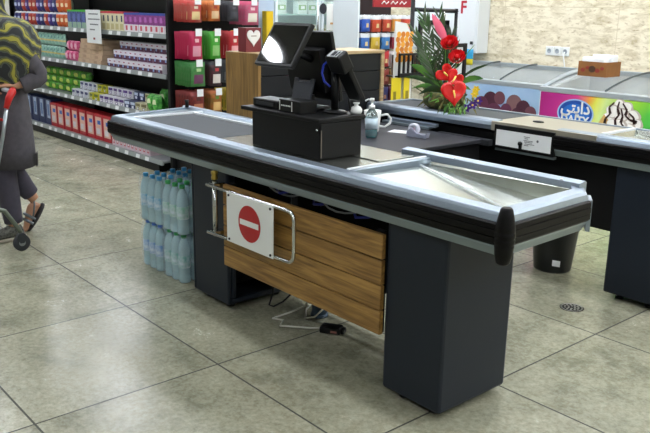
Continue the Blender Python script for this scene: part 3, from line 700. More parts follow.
# ice cream picture
mb = MB(); CR = flat('fbf8f2'); CRS = flat('cbbfb4'); CHO = flat('2e140e'); q = 0
for (x, z, r_) in [(.26,.66,.055),(.34,.775,.05),(.40,.755,.055),(.29,.72,.06),(.46,.70,.055),(.42,.66,.06),(.30,.62,.05),(.37,.70,.06),(.50,.645,.045),(.44,.60,.05),(.36,.62,.055)]:
    for rr, dx, m_ in ((r_, .006, CRS), (r_*.86, -.004, CR)):
        mb.prism([(x+dx+rr*math.cos(a)*(1+.12*math.sin(3*a+q)), 3.9946-.0003*q, z+rr*math.sin(a)*.9) for a in [2*PI*i/22 for i in range(22)]], (0,-.0003,0), m_)
        q += 1
for pts in ([(.30,.79),(.26,.75),(.275,.70),(.24,.66),(.235,.62)],[(.34,.80),(.33,.75),(.35,.70),(.32,.66),(.33,.61)],[(.37,.79),(.41,.74),(.40,.70),(.44,.67),(.50,.66)],[(.36,.75),(.38,.69),(.37,.64),(.40,.61),(.39,.57)],[(.43,.72),(.47,.69),(.48,.64)]):
    for k_ in range(len(pts)-1):
        (xa, za), (xb, zb2) = pts[k_], pts[k_+1]; w_ = .008+.004*(k_ % 2); L_ = math.hypot(xb-xa, zb2-za); nx_, nz_ = -(zb2-za)/L_*w_, (xb-xa)/L_*w_
        mb.prism([(xa-nx_*.7,3.9865,za-nz_*.7),(xb-nx_,3.9865,zb2-nz_),(xb+nx_,3.9865,zb2+nz_),(xa+nx_*.7,3.9865,za+nz_*.7)], (0,-.0005,0), CHO)
mb.prism([(.17,3.994,.50),(.28,3.994,.48),(.29,3.994,.62),(.22,3.994,.69),(.18,3.994,.62)], (0,-.001,0), flat('d8b06a'))
mb.prism([(.41,3.9905,.58),(.45,3.9905,.63),(.49,3.9905,.61),(.55,3.9905,.57),(.49,3.9905,.55)], (0,-.001,0), flat('a82a2a'))
for q, (x, z, r_) in enumerate([(.70,.64,.07),(.78,.69,.08),(.66,.58,.06)]):
    mb.prism([(x+r_*math.cos(2*PI*i/16), 3.9945-.0004*q, z+r_*math.sin(2*PI*i/16)) for i in range(16)], (0,-.0004,0), flat('f0a8c0'))
mb.build('ice_cream_picture', fr_)

# cardboard box on freezer lid
q = thing('tissue_carton', 'open brown printed carton with white foam pieces on the rainbow freezer', 'box', (-.10,4.40,.945))
CARD = mat('brown_card', '8a5a2c', .8, noise=.12)
W_, D__, H_ = .13,.11,.12
mb = MB().box(-W_,W_,-D__,-D__+.008,0,H_,CARD).box(-W_,W_,D__-.008,D__,0,H_,CARD).box(-W_,-W_+.008,-D__+.008,D__-.008,0,H_,CARD).box(W_-.008,W_,-D__+.008,D__-.008,0,H_,CARD).box(-W_+.008,W_-.008,-D__+.008,D__-.008,0,.008,CARD)
bx = mb.build('carton', q)
mb = MB()
for (x, z, r_) in ((-.12,.05,.022),(-.06,.07,.018),(.07,.05,.022),(.13,.07,.018)): mb.prism([(x*.7+r_*math.cos(2*PI*i/10),-D__-.0005,z+r_*.8*math.sin(2*PI*i/10)) for i in range(10)], (0,-.0006,0), flat('8c3022'))
mb.prism([(.032*math.cos(2*PI*i/18),-D__-.0005,.06+.028*math.sin(2*PI*i/18)) for i in range(18)], (0,-.0006,0), flat('4a2f1c')); mb.build('printed_marks', bx)
MB().box(-.115,.09,-.09,.0,.02,.155, mat('white_foam','eef2f4',.7)).box(-.08,.115,.005,.09,.02,.175, mat('white_foam','eef2f4',.7)).build('foam_pieces', q, bevel=.012)

# ------------------------------------------------------------------ things on the back wall
for i in range(3):
    s = thing('wall_socket', nth(i,3).replace('second from the left','middle')+' of three white wall sockets above the freezers', 'socket', (-.855+i*.085,4.799,1.105), 0, 'wall sockets above the freezers')
    MB().box(-.04,.04,-.012,0,-.042,.042, WHITEP).build('plate', s, bevel=.004)
    MB().lathe([(0,.0125),(.022,.0125),(.022,.0155),(.018,.0155),(.017,.013),(0,.013)], (0,0,0), mat('socket_grey','9aa3a8',.5), 16, Matrix.Rotation(PI/2,4,'X')).build('outlet', s)
c_ = MB().tube([(-.685,4.775,1.10),(-.68,4.76,1.06),(-.675,4.775,1.0),(-.66,4.782,.9),(-.66,4.785,.6)], .006, WHITEP, 8).build('power_cable')
tag(c_, 'white power cord hanging from the rightmost wall socket', 'cord')
e = thing('electrical_cabinet', 'white metal wall cabinet with a red letter, above the flowers', 'cabinet', (0,0,0))
MB().box(-2.44,-1.58,4.62,4.799,1.045,1.95, WHITE).build('housing', e, bevel=.006)
MB().box(-2.42,-1.60,4.612,4.6195,1.065,1.93, WHITE).build('door', e, bevel=.003)
MB().box(-1.65,-1.62,4.60,4.6115,1.13,1.16, INK).build('latch', e)
mb = MB(); text_mb(mb, 'F', .17, up_neg_y(-1.765,4.610,1.43), flat('b3142a'), .001, bold=.004)
mb.build('red_letter', e)

# ------------------------------------------------------------------ supermarket shelving
SHB = mat('shelf_black', '0f1012', .5, spec=.3); SHG = mat('shelf_grey', '9aa1a2', .35, .4)
t = thing('store_shelving', 'long black wall of store shelves packed with soap, detergent and tissue boxes', 'shelving', (0,0,0))
gx0, gx1 = -7.6, -2.675
MB().box(gx0,gx1,2.22,2.26,0,2.1, SHB).build('back_panel', t)
MB().box(gx0,gx1-.1,1.72,2.215,0,.085, SHB).build('kick_base', t)
for xx in (gx1-.03, -5.1, gx0):
    MB().box(xx,xx+.03,2.18 if xx != gx1-.03 else 1.98,2.219,.086,2.1, SHB).build('upright', t)
SH = [(.09,1.70),(.488,1.74),(.848,1.77),(1.19,1.80),(1.62,1.86)]
for z, yf in SH:
    s = MB().box(gx0+.03,gx1-.035,yf+.02,2.17,z,z+.018, SHG).build('shelf_board', t)
    mb = MB().prism([(gx0,yf,z-.012),(gx0,yf+.02,z-.012),(gx0,yf+.025,z+.028),(gx0,yf+.008,z+.028)], (gx1-.01-gx0,0,0), SHG)
    for i in range(22):
        xx = gx0+.2+i*.21+R.uniform(-.03,.03)
        if xx > gx1-.1: break
        mb.prism([(xx,yf-.003,z-.010),(xx,yf-.001,z-.010),(xx,yf+.006,z+.024),(xx,yf+.004,z+.024)], (.07,0,0), PAPER)
    mb.build('price_rail', s)
def front_patch(mb, w, d_, x0, x1, z0, z1, m, k=1): mb.box(x0,x1,-d_/2-.0008*k,-d_/2-.0002,z0,z1,m)
def carton(name, label, w, d_, h, body, patches, group, cat, top=None):
    o = MB().box(-w/2,w/2,-d_/2,d_/2,0,h,body)
    if top: o.box(-w/2-.0005,w/2+.0005,-d_/2-.0005,d_/2+.0005,h*.90,h+.0008,top)
    for k, (x0,x1,z0,z1,m) in enumerate(patches): front_patch(o, w, d_, x0*w/2, x1*w/2, z0*h, z1*h, m, k+1)
    return tag(o.build(name), label, cat, group)
def pouch(name, label, w, h, t_, mfn, group, cat):
    return tag(MB().pillow(w, h, t_, mfn, 6, 8).build(name), label, cat, group)
def row(proto, items, labels):
    """items: (x,y,z,rz); first uses the prototype"""
    for i, it in enumerate(items):
        o = proto if i == 0 else proto.copy()
        if i: col.objects.link(o)
        o.location = it[:3]; o.rotation_euler = (0,0,it[3]); o['label'] = labels(i) if callable(labels) else labels
def J(a): return R.uniform(-a, a)
F = flat
def BZ(a, b, sc=38): return mat('mottled_print_'+a+b, a, .4, c2=b, scale=sc)
# A: top visible shelf ------------- pouches in two tiers (tip of the run is behind the shopper)
zA = 1.209
cols = [('purple','3d2a7a','b9a6d8'),('red','b03a2a','e8c8b0'),('navy','27306e','c0c8e8'),('orange','d0602a','f0d8b0')]
order = [2,2,1,0,1,1,0,2,1,0,2,3,3,3]
for ci, (nm, bc, lc) in enumerate(cols):
    idx = [i for i, q in enumerate(order) if q == ci]
    g_ = nm+' detergent pouches on the top shelf'
    p_ = pouch('detergent_pouch', '', .115, .155, .07, lambda u_, v, bc=bc, lc=lc: F(lc) if (.25 < u_ < .75 and .35 < v < .6) else (F('d9dce0') if v > .93 else F(bc)), g_, 'pouch')
    it = []
    for lay in range(2):
        for i in idx: it.append((-6.45+i*.117+J(.005), 1.88+lay*.012, zA+lay*.157, J(.06)))
    row(p_, it, 'small %s detergent pouch stacked on the upper shelf left of the green topped boxes' % nm)
def boxrow(name, n, x0, pitch, y, z, w, d_, h, body, patches, top, nm, where, cat='box'):
    p_ = carton(name, '', w, d_, h, body, patches, nm+'s '+where, cat, top)
    row(p_, [(x0+i*pitch, y, z, J(.02)) for i in range(n)], lambda i: '%s of the %ss %s' % (nth(i,n), nm, where))
boxrow('tissue_box', 6, -4.77, .117, 1.90, zA, .112, .16, .19, BZ('20285a','5a68a8',45), [(-.9,.9,.05,.35,F('8fb09a')),(-.5,.5,.4,.8,F('5a6ab0'))], F('3fae3a'), 'navy and green topped box', 'on the upper shelf')
boxrow('tea_box', 6, -4.055, .096, 1.90, zA, .092, .16, .185, BZ('d9d2a8','e8e4c8',40), [(-.2,.4,.5,.8,F('1e3350')),(-.7,.7,.1,.4,F('c8bd88'))], F('c43a48'), 'cream box with red lid', 'on the upper shelf')
boxrow('soap_box', 9, -3.475, .095, 1.90, zA, .090, .16, .178, BZ('7c2a7a','a04a9a',45), [(-1,1,0,.42,F('e6e2e6')),(-.4,.4,.12,.36,F('d05a6a')),(-.6,.2,.55,.8,F('c070c0'))], F('3b4fa8'), 'magenta box with blue lid', 'on the upper shelf')
# B ---------------------------------
zB = .867
p_ = pouch('wipes_pack', '', .095, .135, .05, lambda u_, v: F('d9c27a') if .42 < v < .52 else (F('4f8f8a') if (.3 < u_ < .7 and .6 < v < .85) else BZ('7fb0a2','aacfc0')), 'mint wipes packs on the second shelf', 'pack')
row(p_, [(-5.72+i*.098+J(.004), 1.84+l*.015, zB+l*.137, J(.06)) for l in range(2) for i in range(8)], 'mint green wipes pack standing on the second shelf beside the shopper')
p_ = pouch('towel_pack', '', .10, .105, .06, lambda u_, v: F('e8b0c4') if (.3 < u_ < .7 and .3 < v < .7) else BZ('c83a70','dd7aa0'), 'pink packs on the second shelf', 'pack')
row(p_, [(-4.90+i*.10+J(.003)+l*.02, 1.84+l*.014, zB+l*.107, J(.06)) for l in range(2) for i in range(3)], 'pink pack stacked on the second shelf between mint and beige packs')
p_ = carton('napkin_pack', '', .27, .2, .047, mat('napkin_beige','c2a78c',.8,noise=.1), [(-.2,.3,.2,.8,F('a98a70'))], 'beige napkin packs on the second shelf', 'pack')
row(p_, [(-4.44+i*.275+J(.006), 1.90+l*.01, zB+l*.049, J(.02)) for i in range(2) for l in range(5)], 'flat beige napkin pack in the stack below the hanging paper sign')
p_ = carton('medicine_carton', '', .096, .10, .082, F('ddd8e2'), [(-1,1,.0,.48,F('4e0f3a')),(-.5,.05,.22,.5,F('8aa8d8')),(-.1,.5,.72,.84,F('a04a6a'))], 'white and maroon cartons on the second shelf', 'carton')
row(p_, [(-3.80+.02*l+i*.0985+J(.002), 1.835+l*.06, zB+l*.0835, 0) for l in range(3) for i in range(11 if l else 11) if not (l and i > 10)], 'small white and maroon carton in the stepped stack on the second shelf')
p_ = carton('riser_box', 'dark display riser beneath the stepped carton stack', 1.05, .18, .083, SHB, [], None, 'riser'); p_.location = (-3.27, 1.985, zB)
# C ---------------------------------
zC = .507
p_ = pouch('vegetable_pack', '', .19, .085, .09, lambda u_, v: F('b8c85a') if (.35 < u_ < .6 and .3 < v < .7) else BZ('1f5216','5aa634',26), 'green packs on the third shelf', 'pack')
row(p_, [(-5.62+i*.195+J(.006), 1.90+.01*l, zC+l*.081, J(.08)) for i in range(6) for l in range(3)], 'long green pack heaped on the third shelf beside the shopper')
C3 = [('white_soap_pack','white and navy soap pack','d0d4dc','2a3068',4,-4.66),('yellow_soap_pack','yellow soap pack','c8c42e','5a6a20',2,-4.22),('purple_soap_pack','white and purple soap pack','d6d6de','4a2a78',5,-3.98),('navy_soap_pack','navy soap pack with white front','27305e','c6d2e8',2,-3.43),('beige_soap_pack','beige soap pack','c8c4a4','7a7250',2,-3.21)]
for nm, lb, a1, a2, n, x0 in C3:
    p_ = carton('soap_pack', '', .10, .075, .075, F(a1), [(-.8,.8,.55,.9,F(a2)),(-.4,.4,.12,.45,F(a2)),(-.25,.25,.18,.4,F('e8e8f0'))], lb+'s on the third shelf', 'pack')
    row(p_, [(x0+i*.108+J(.004)+.02*l, 1.80+l*.09, zC+l*.077, J(.12)) for l in range(2) for i in range(n)], lb+' in the double row on the third shelf')
p_ = carton('riser_box', 'long dark riser under the back row of soap packs', 1.62, .075, .076, SHB, [], None, 'riser'); p_.location = (-3.93, 1.885, zC)
p_ = pouch('salad_bag', '', .13, .17, .09, lambda u_, v: F('e0e8c0') if (.3 < u_ < .7 and .45 < v < .7) else BZ('1f7a2c','66c050',30), 'bright green bags on the third shelf', 'bag')
row(p_, [(-3.04,1.83,zC,J(.1)),(-2.92,1.82,zC,J(.2)),(-2.98,1.93,zC+.04,.1)], lambda i: ['bright green crinkled bag left of its neighbour at the right end of the third shelf','bright green crinkled bag at the very right end of the third shelf','bright green bag standing behind two others on the third shelf'][i])
# D ---------------------------------
zD = .109
p_ = carton('nappy_pack', '', .19, .14, .29, F('1c2a56'), [(-.4,.5,.25,.95,F('a9b8d0')),(-.2,.3,.35,.8,F('5a76a8'))], 'navy nappy packs on the bottom shelf', 'pack')
row(p_, [(-6.03+i*.20, 1.84, zD, J(.03)) for i in range(4)], lambda i: '%s of the navy packs with pale picture on the bottom shelf' % nth(i,4))
mb = MB().box(-.088,.088,-.07,.07,0,.265, F('b3202c')); front_patch(mb,0,.14,-.066,.066,.04,.235, F('e2b8a8'),1); front_patch(mb,0,.14,-.05,.03,.06,.12, F('d8d2d8'),2); front_patch(mb,0,.14,-.02,.05,.16,.20, F('3a6ac0'),3)
p_ = tag(mb.build('nappy_pack', bevel=.012), None, 'pack', 'red nappy packs on the bottom shelf')
row(p_, [(-5.27+i*.193+J(.004), 1.84, zD, J(.05)) for i in range(8)], lambda i: '%s of the red packs with a baby picture on the bottom shelf' % nth(i,8))
p_ = carton('pad_pack', '', .075, .09, .115, F('d8c4cc'), [(-1,1,.7,1,F('c03a50')),(-.5,.5,.2,.6,F('c85a6a')),(-.2,.3,.3,.5,F('ece4ea'))], 'small pink and white packs on the bottom shelf', 'pack')
row(p_, [(-3.74+i*.078, 1.80+l*.10, zD, J(.03)) for l in range(2) for i in range(10)], 'small pink and white pack at the right end of the bottom shelf')
# extra tier above
p_ = carton('storage_box', '', .22, .2, .3, F('4a3026'), [(-.7,.7,.3,.8,F('80604a'))], 'brown boxes on the highest shelf', 'box')
row(p_, [(-6.2+i*.24, 1.98, 1.639, J(.03)) for i in range(5)], lambda i: '%s of the brown boxes on the highest shelf' % nth(i,5))
# hanging paper sign
s = thing('paper_notice', 'white printed paper notice hanging from the upper shelf edge', 'notice', (0,0,0))
MB().box(-4.22,-3.89,1.755,1.757,1.085,1.405, PAPER).build('sheet', s)
mb = MB()
for i, (a_, b_) in enumerate([(.07,.28),(.05,.30),(.09,.26),(.08,.18)]):
    z = 1.36-.05*i; xx = -4.22+a_
    while xx < -4.22+b_: w_ = R.uniform(.01,.03); mb.box(xx,xx+w_,1.7535,1.7548,z,z+.012, mat('grey_print','6e7076',.8)); xx += w_+.006
mb.box(-4.07,-4.03,1.7535,1.7548,1.12,1.14, flat('8a3030')); mb.build('printed_lines', s)

# ------------------------------------------------------------------ end display with hanging bags
t = thing('peg_display', 'black peg display panel at the end of the shelving hung with snack bags', 'display rack', (0,0,0))
MB().box(-2.665,-2.63,1.80,2.70,.0,2.1, BLACKM).build('panel', t)
MB().box(-2.629,-2.30,1.82,2.68,0,.12, SHB).build('base', t)
MB().box(-2.665,-2.625,1.775,1.7995,.0,2.1, SHB).build('side_post', t)
MB().box(-2.665,-2.625,2.701,2.725,.0,2.1, SHB).build('side_post', t)
bags = {}
def mixc(a, b): return ''.join('%02x' % int(.72*int(a[i:i+2],16)*.8+.28*int(b[i:i+2],16)) for i in (0,2,4))
def bagproto(key, w, h, th, body, label, accent, nm, group, cat='bag'):
    def fn(u_, v):
        if v > .92: return F(body)
        if .22 < u_ < .78 and .16 < v < .5: return F(label)
        if .3 < u_ < .7 and .58 < v < .8: return F(accent)
        return BZ(body, mixc(body, accent), 34) if key else F(body)
    return fn
rows_z = [1.475, 1.222, .972, .725]
cols_y = [1.868, 2.055, 2.245, 2.435]
BG = {(0,0):('b8302a','d8c08a','e8d8c0','red and tan snack bag',0.128,0.211),(0,1):('c8702a','d8b890','a03020','orange snack bag',0.120,0.202),(0,2):('2a2a30','3a3c44','505058','black snack bag',0.120,0.202),(0,3):('c0446a','e0d8c8','e8c0c8','pink bag of sweets',0.155,0.240),
 (1,0):('b01a4a','d090a0','e0b0b8','magenta bag',0.128,0.230),(1,1):('3f9a2a','8ac070','d8e8c0','bright green bag',0.112,0.230),(1,2):('b0202a','e0a0a0','e8d0c0','red gift bag',0.112,0.230),(1,3):('c8a41e','4a3a20','e8d060','yellow bag',0.104,0.144),
 (2,0):('2f7a34','6a3a5a','a8c890','green and purple snack bag',0.152,0.202),(2,1):('26262a','d8d0c8','c03a40','black and white nut bag',0.128,0.202),(2,2):('6a6e72','a8a8a8','8a8a90','grey snack bag',0.096,0.192),
 (3,0):('7a2420','b07050','4a1c18','dark red snack bag',0.152,0.192),(3,1):('a85a24','d8b070','5a8a30','orange and green snack bag',0.120,0.192),(3,2):('b8a020','6a6a20','e0d080','mustard snack bag',0.096,0.192)}
for (ri, ci), (b_, l_, a_, nm, w, h) in BG.items():
    if ri == 0: h = h*.82
    w = w*.93
    y = cols_y[ci]; z = rows_z[ri]; n = 7
    o = MB().tube([(-2.63,y,z),(-2.295,y,z),(-2.285,y,z+.012)], .004, CHROME, 6)
    o = o.build('peg', t)
    MB().box(-2.284,-2.281,y-.03,y+.03,z-.005,z+.055, PAPER).build('price_tag', o)
    where = {0:'top',1:'second',2:'third',3:'lowest'}[ri]
    p_ = pouch('snack_bag', '', w, h, .045, bagproto(ri != 1,w,h,0,b_,l_,a_,nm,''), '%ss on the %s pegs' % (nm, where), 'bag')
    its = [(-2.325-.042*k_, y+J(.006), z+.028-h+J(.004), PI/2+J(.05)) for k_ in range(n)]
    row(p_, its, lambda i, nm=nm, where=where: ('frontmost %s hanging on the %s row of pegs' if i == 0 else '%s behind the frontmost one on the %s row of pegs') % (nm, where))

# ------------------------------------------------------------------ glass fridge at the back left
t = thing('glass_door_fridge', 'tall white glass door fridge with pale packs behind the checkout screens', 'fridge', (0,0,0))
FX = -3.0
WHB = mat('white_enamel', 'dfe8ec', .35)
mb = MB().box(FX-.7,FX-.66,2.95,4.42,0,2.1, WHB).box(FX-.659,FX,2.95,2.99,0,2.1, WHB).box(FX-.659,FX,4.38,4.42,0,2.1, WHB).box(FX-.659,FX,2.991,4.379,0,.3, WHB).box(FX-.659,FX,2.991,4.379,2.0,2.1, WHB)
mb.build('cabinet', t)
MB().box(FX,FX+.03,2.95,3.16,.02,2.1, mat('blue_white_panel','b6c8de',.4)).build('side_panel', t)
FG = mat('fridge_glass', 'd8efe8', .04, alpha=.12)
for (a_, b_) in ((3.18,3.765),(3.785,4.37)):
    d_ = MB().box(FX+.002,FX+.03,a_,a_+.03,.3,2.05, WHB).box(FX+.002,FX+.03,b_-.03,b_,.3,2.05, WHB).box(FX+.002,FX+.03,a_+.03,b_-.03,.3,.34, WHB).box(FX+.002,FX+.03,a_+.03,b_-.03,2.0,2.05, WHB).build('door', t)
    MB().box(FX+.012,FX+.018,a_+.03,b_-.03,.34,2.0, FG).build('glass_pane', d_)
    MB().tube([(FX+.05,b_-.05,1.0),(FX+.05,b_-.05,1.5)], .01, CHROME, 8).build('handle', d_)
for z in (.60,.90,1.14,1.38,1.62): MB().box(FX-.62,FX-.06,3.0,4.375,z,z+.012, mat('shelf_glass','b8d8cc',.2)).build('shelf', t)
MB().box(FX-.10,FX-.06,3.0,4.37,1.94,1.97, mat('fridge_lamp','eaf6ff',.5,emit=14)).build('light_tube', t)
MB().box(FX-.64,FX-.61,3.0,3.02,.35,1.9, mat('fridge_lamp','eaf6ff',.5,emit=14)).build('light_tube', t)
prs = [('d6e0d8','8ab070','pale green topped dairy carton'),('c8d6dc','5a88a8','pale blue dairy carton'),('e4dfc8','c0a850','cream dairy carton')]
for zi, z in enumerate((.613,.913,1.153,1.393)):
    bc, ac, nm = prs[zi % 3]
    p_ = tag(MB().box(-.04,.04,-.06,.06,0,.13, F(bc)).box(.0401,.041,-.05,.05,.04,.09, F(ac)).box(.0411,.0416,-.02,.03,.05,.08,F('f0f0e8')).build('dairy_carton', bevel=.006), None, 'carton', nm+'s in the glass fridge, shelf row %s' % ['low','middle','upper','top'][zi])
    row(p_, [(FX-.14, 3.09+i*.135, z, J(.1)) for i in range(10) if i not in (zi,)], '%s in the %s visible row of the glass fridge' % (nm, ['lowest','second','third','uppermost'][zi]))
s = thing('poster', 'white poster with a black round blot stuck on the fridge glass', 'poster', (0,0,0))
MB().box(FX+.031,FX+.033,3.85,4.13,1.23,1.50, F('eef0ec')).build('sheet', s)
MB().prism([(FX+.034,3.80+.055*math.cos(2*PI*i/20)*.9,1.45+.055*math.sin(2*PI*i/20)) for i in range(20)], (.001,0,0), INK).box(FX+.034,FX+.035,3.90,4.02,1.29,1.31, F('c89858')).box(FX+.034,FX+.035,3.98,4.08,1.40,1.415, F('c8443a')).box(FX+.034,FX+.035,3.94,4.06,1.35,1.36, F('9a9a90')).build('printed_marks', s)
s = thing('poster', 'small green and white sticker sheet low on the fridge glass', 'poster', (0,0,0))
MB().box(FX+.031,FX+.033,3.96,4.10,.93,1.16, F('e8ead8')).box(FX+.033,FX+.0335,3.97,4.09,1.04,1.10, F('a4bf3a')).box(FX+.033,FX+.0335,3.99,4.05,1.12,1.15, F('7a3a30')).box(FX+.033,FX+.0335,3.98,4.04,.95,.98, F('c8803a')).build('sheet', s)
for (z, l_) in ((1.10,'upper'),(1.03,'lower')):
    o = tag(MB().box(FX+.031,FX+.0325,4.12,4.33,z,z+.045, F('a9c43c' if l_ == 'upper' else '8db03a')).build('price_strip'), l_+' green strip stuck across the fridge door', 'sticker')
o = tag(MB().box(-2.93,-2.86,2.99,3.07,.0,1.42, F('e8c21c')).build('yellow_post'), 'narrow yellow display post in front of the fridge side', 'post')

# ------------------------------------------------------------------ crisps rack
t = thing('snack_rack', 'black crisps rack with a red sign beneath the ceiling, left of the flowers', 'display rack', (0,0,0))
RX = -2.0
mb = MB().box(RX-.35,RX-.33,3.42,4.16,.1,1.62, mat('rack_back','2a1c1e',.6)).box(RX-.35,RX,3.40,3.42,0,1.62, WHB)
mb.build('back_panel', t)
MB().box(RX-.35,RX,3.421,4.16,0,.1, SHB).build('base', t)
sg = MB().box(RX-.02,RX+.0,3.60,4.16,1.475,1.66, F('a01c26')).build('header_sign', t)
mb = MB()
for i in range(3): mb.tube([(RX+.002,3.70+i*.12,1.505),(RX+.002,3.73+i*.12,1.53),(RX+.002,3.76+i*.12,1.505),(RX+.002,3.79+i*.12,1.525)], .006, WHITEP, 6)
mb.build('white_script', sg)
rack_cols = [['2c56b4','c84a2a','b8442a','d89038','c8442c'],['3a6ab0','d0b03a','3f7ab8','8a2434','6a2a34'],['c02a2a','b83a2c','b02428','d8d0d0','c8b8b0'],['4a1c28','5c2430','7a2a20','8a6a30','43202e'],['3a2140','46244c','2e2a5a','5a2030','3a1c24']]
for ri, z in enumerate((1.40,1.235,1.065,.895,.725)):
    rd_ = MB()
    for ci in range(5): rd_.tube([(RX-.33,3.50+ci*.135,z),(RX+.02,3.50+ci*.135,z)], .003, CHROME, 5)
    rd_.build('peg_row', t)
    for ci in range(5):
        c_ = rack_cols[ri][ci]; nm = ['blue','orange red','red brown','golden','dark red'][ci]
        def fn(u_, v, c_=c_, ri=ri):
            if v > .78 and ri < 2: return F('ccd0d2')
            if .25 < u_ < .75 and .2 < v < .45: return F('e0c890' if ri < 3 else '9a6a50')
            return F(c_)
        lab = ['top','second','third','fourth','bottom'][ri]
        p_ = pouch('crisps_bag', '', .115, .15, .045, fn, '%s row crisps bags, column %s' % (lab, ORD[ci]), 'bag')
        row(p_, [(RX-.0-.05*k_, 3.50+ci*.135+J(.006), z-.15+J(.004), PI/2+J(.06)) for k_ in range(3)],
            lambda i, lab=lab, ci=ci: ('frontmost crisps bag, %s row of the crisps rack, %s column' if i == 0 else 'crisps bag behind another, %s row of the crisps rack, %s column') % (lab, nth(ci,5)))

# ------------------------------------------------------------------ black frame stand behind the flowers
t = thing('frame_stand', 'black metal frame stand with hanging panels behind the flowers', 'display stand', (0,0,0))
BX = -.8
BM = mat('black_steel', '141416', .4, .3)
def bar(mb, a_, b_, r_=.014): mb.tube([a_, b_], r_, BM, 4)
mb = MB(); bar(mb, (BX,2.85,0), (BX,2.85,1.62), .022); bar(mb, (BX,3.36,0), (BX,3.36,1.47), .018); bar(mb, (BX,2.85,1.46), (BX,3.37,1.45), .016); bar(mb,(BX-.25,2.85,0),(BX+.25,2.85,0.02)); bar(mb,(BX-.25,3.36,0.0),(BX+.25,3.36,0.02))
mb.build('outer_frame', t)
mb = MB()
for (y0_, y1_, z0_, z1_) in ((2.93,3.27,1.0,1.38),):
    mb.box(BX-.01,BX+.012,y0_,y1_,z1_-.035,z1_, BM).box(BX-.01,BX+.012,y0_,y1_,z0_,z0_+.03, BM).box(BX-.01,BX+.012,y0_,y0_+.03,z0_,z1_, BM).box(BX-.01,BX+.012,y1_-.04,y1_,z0_,z1_, BM)
    for yy in (y0_+.05, y1_-.06): mb.tube([(BX,yy,1.38),(BX,yy,1.455)], .012, CHROME, 8)
pn = mb.build('hanging_frame', t)
MB().box(BX-.004,BX+.0,2.96,3.23,1.03,1.345, F('c9cfd0')).build('pale_sheet', pn)
mb = MB().box(BX+.04,BX+.06,3.20,3.45,1.17,1.20, BM).box(BX+.04,BX+.06,3.42,3.45,.80,1.17, BM).box(BX+.04,BX+.06,3.20,3.23,.80,1.17, BM); lo = mb.build('lower_frame', t)
MB().box(BX+.045,BX+.05,3.24,3.41,.85,1.165, F('c4cccb')).build('pale_sheet', lo)
b_ = thing('picture_board', 'tall white board with a photo of oranges beside the frame stand', 'board', (0,0,0))
MB().prism([(BX+.10,2.56,.70),(BX+.10,2.75,.70),(BX+.10,2.75,1.26),(BX+.10,2.67,1.36),(BX+.10,2.56,1.375)], (.012,0,0), F('e0e2e0')).build('board', b_)
mb = MB(); om = [mat('orange_a','d98a1e',.5), mat('orange_b','e8a63a',.5), mat('orange_c','c8761a',.5)]
for i in range(6):
    for j in range(4):
        y = 2.585+j*.045+(i % 2)*.01; z = 1.10+i*.036
        if y > 2.74: continue
        mb.prism([(BX+.1135+.0004*((i+j) % 3), y+.022*math.cos(2*PI*k_/12), z+.022*math.sin(2*PI*k_/12)) for k_ in range(12)], (.0004,0,0), om[(i*2+j) % 3])
mb.build('orange_photo', b_)
o = thing('wire_tray', 'dark wire tray of brown packets on the frame stand', 'tray', (0,0,0))
mb = MB().box(BX+.14,BX+.16,2.57,2.96,.97,1.0, BM).box(BX+.14,BX+.16,2.57,2.96,1.13,1.145, BM)
for i in range(9): mb.box(BX+.14,BX+.155,2.57+i*.0475,2.582+i*.0475,.97,1.14, BM)
mb.box(BX+.02,BX+.139,2.57,2.96,.97,.98, BM); mb.build('wire_frame', o)
for i in range(7):
    z_ = .982
    q = tag(MB().pillow(.07,.15,.04, lambda u_, v: F('5a3a22') if v < .6 else F('2e1c16')).build('brown_packet'), '%s of the brown packets in the dark wire tray' % nth(i,7), 'packet', 'brown packets in the wire tray')
    q.location = (BX+.08, 2.60+i*.053, z_); q.rotation_euler = (0,0,PI/2+J(.1))
for i, (a_, b2) in enumerate(((2.50,2.60),(2.63,2.69))):
    o = tag(MB().box(BX+.145,BX+.150,a_,b2,.72,.9695, F('d9c41e')).box(BX+.1501,BX+.1506,a_+.02,a_+.05,.80,.87, F('8a7c1c')).build('yellow_card'), ['wider left','narrower right'][i]+' yellow price card hanging below the wire tray', 'card', 'yellow cards under the wire tray')
q = tag(MB().pillow(.12,.15,.06, lambda u_, v: F('2a9ac8') if v > .35 else F('d8c830'), M=Matrix.Translation((-1.48,4.38,.948))).build('blue_bag'), 'small blue and yellow bag on the pale blue freezer, right of the roses', 'bag')

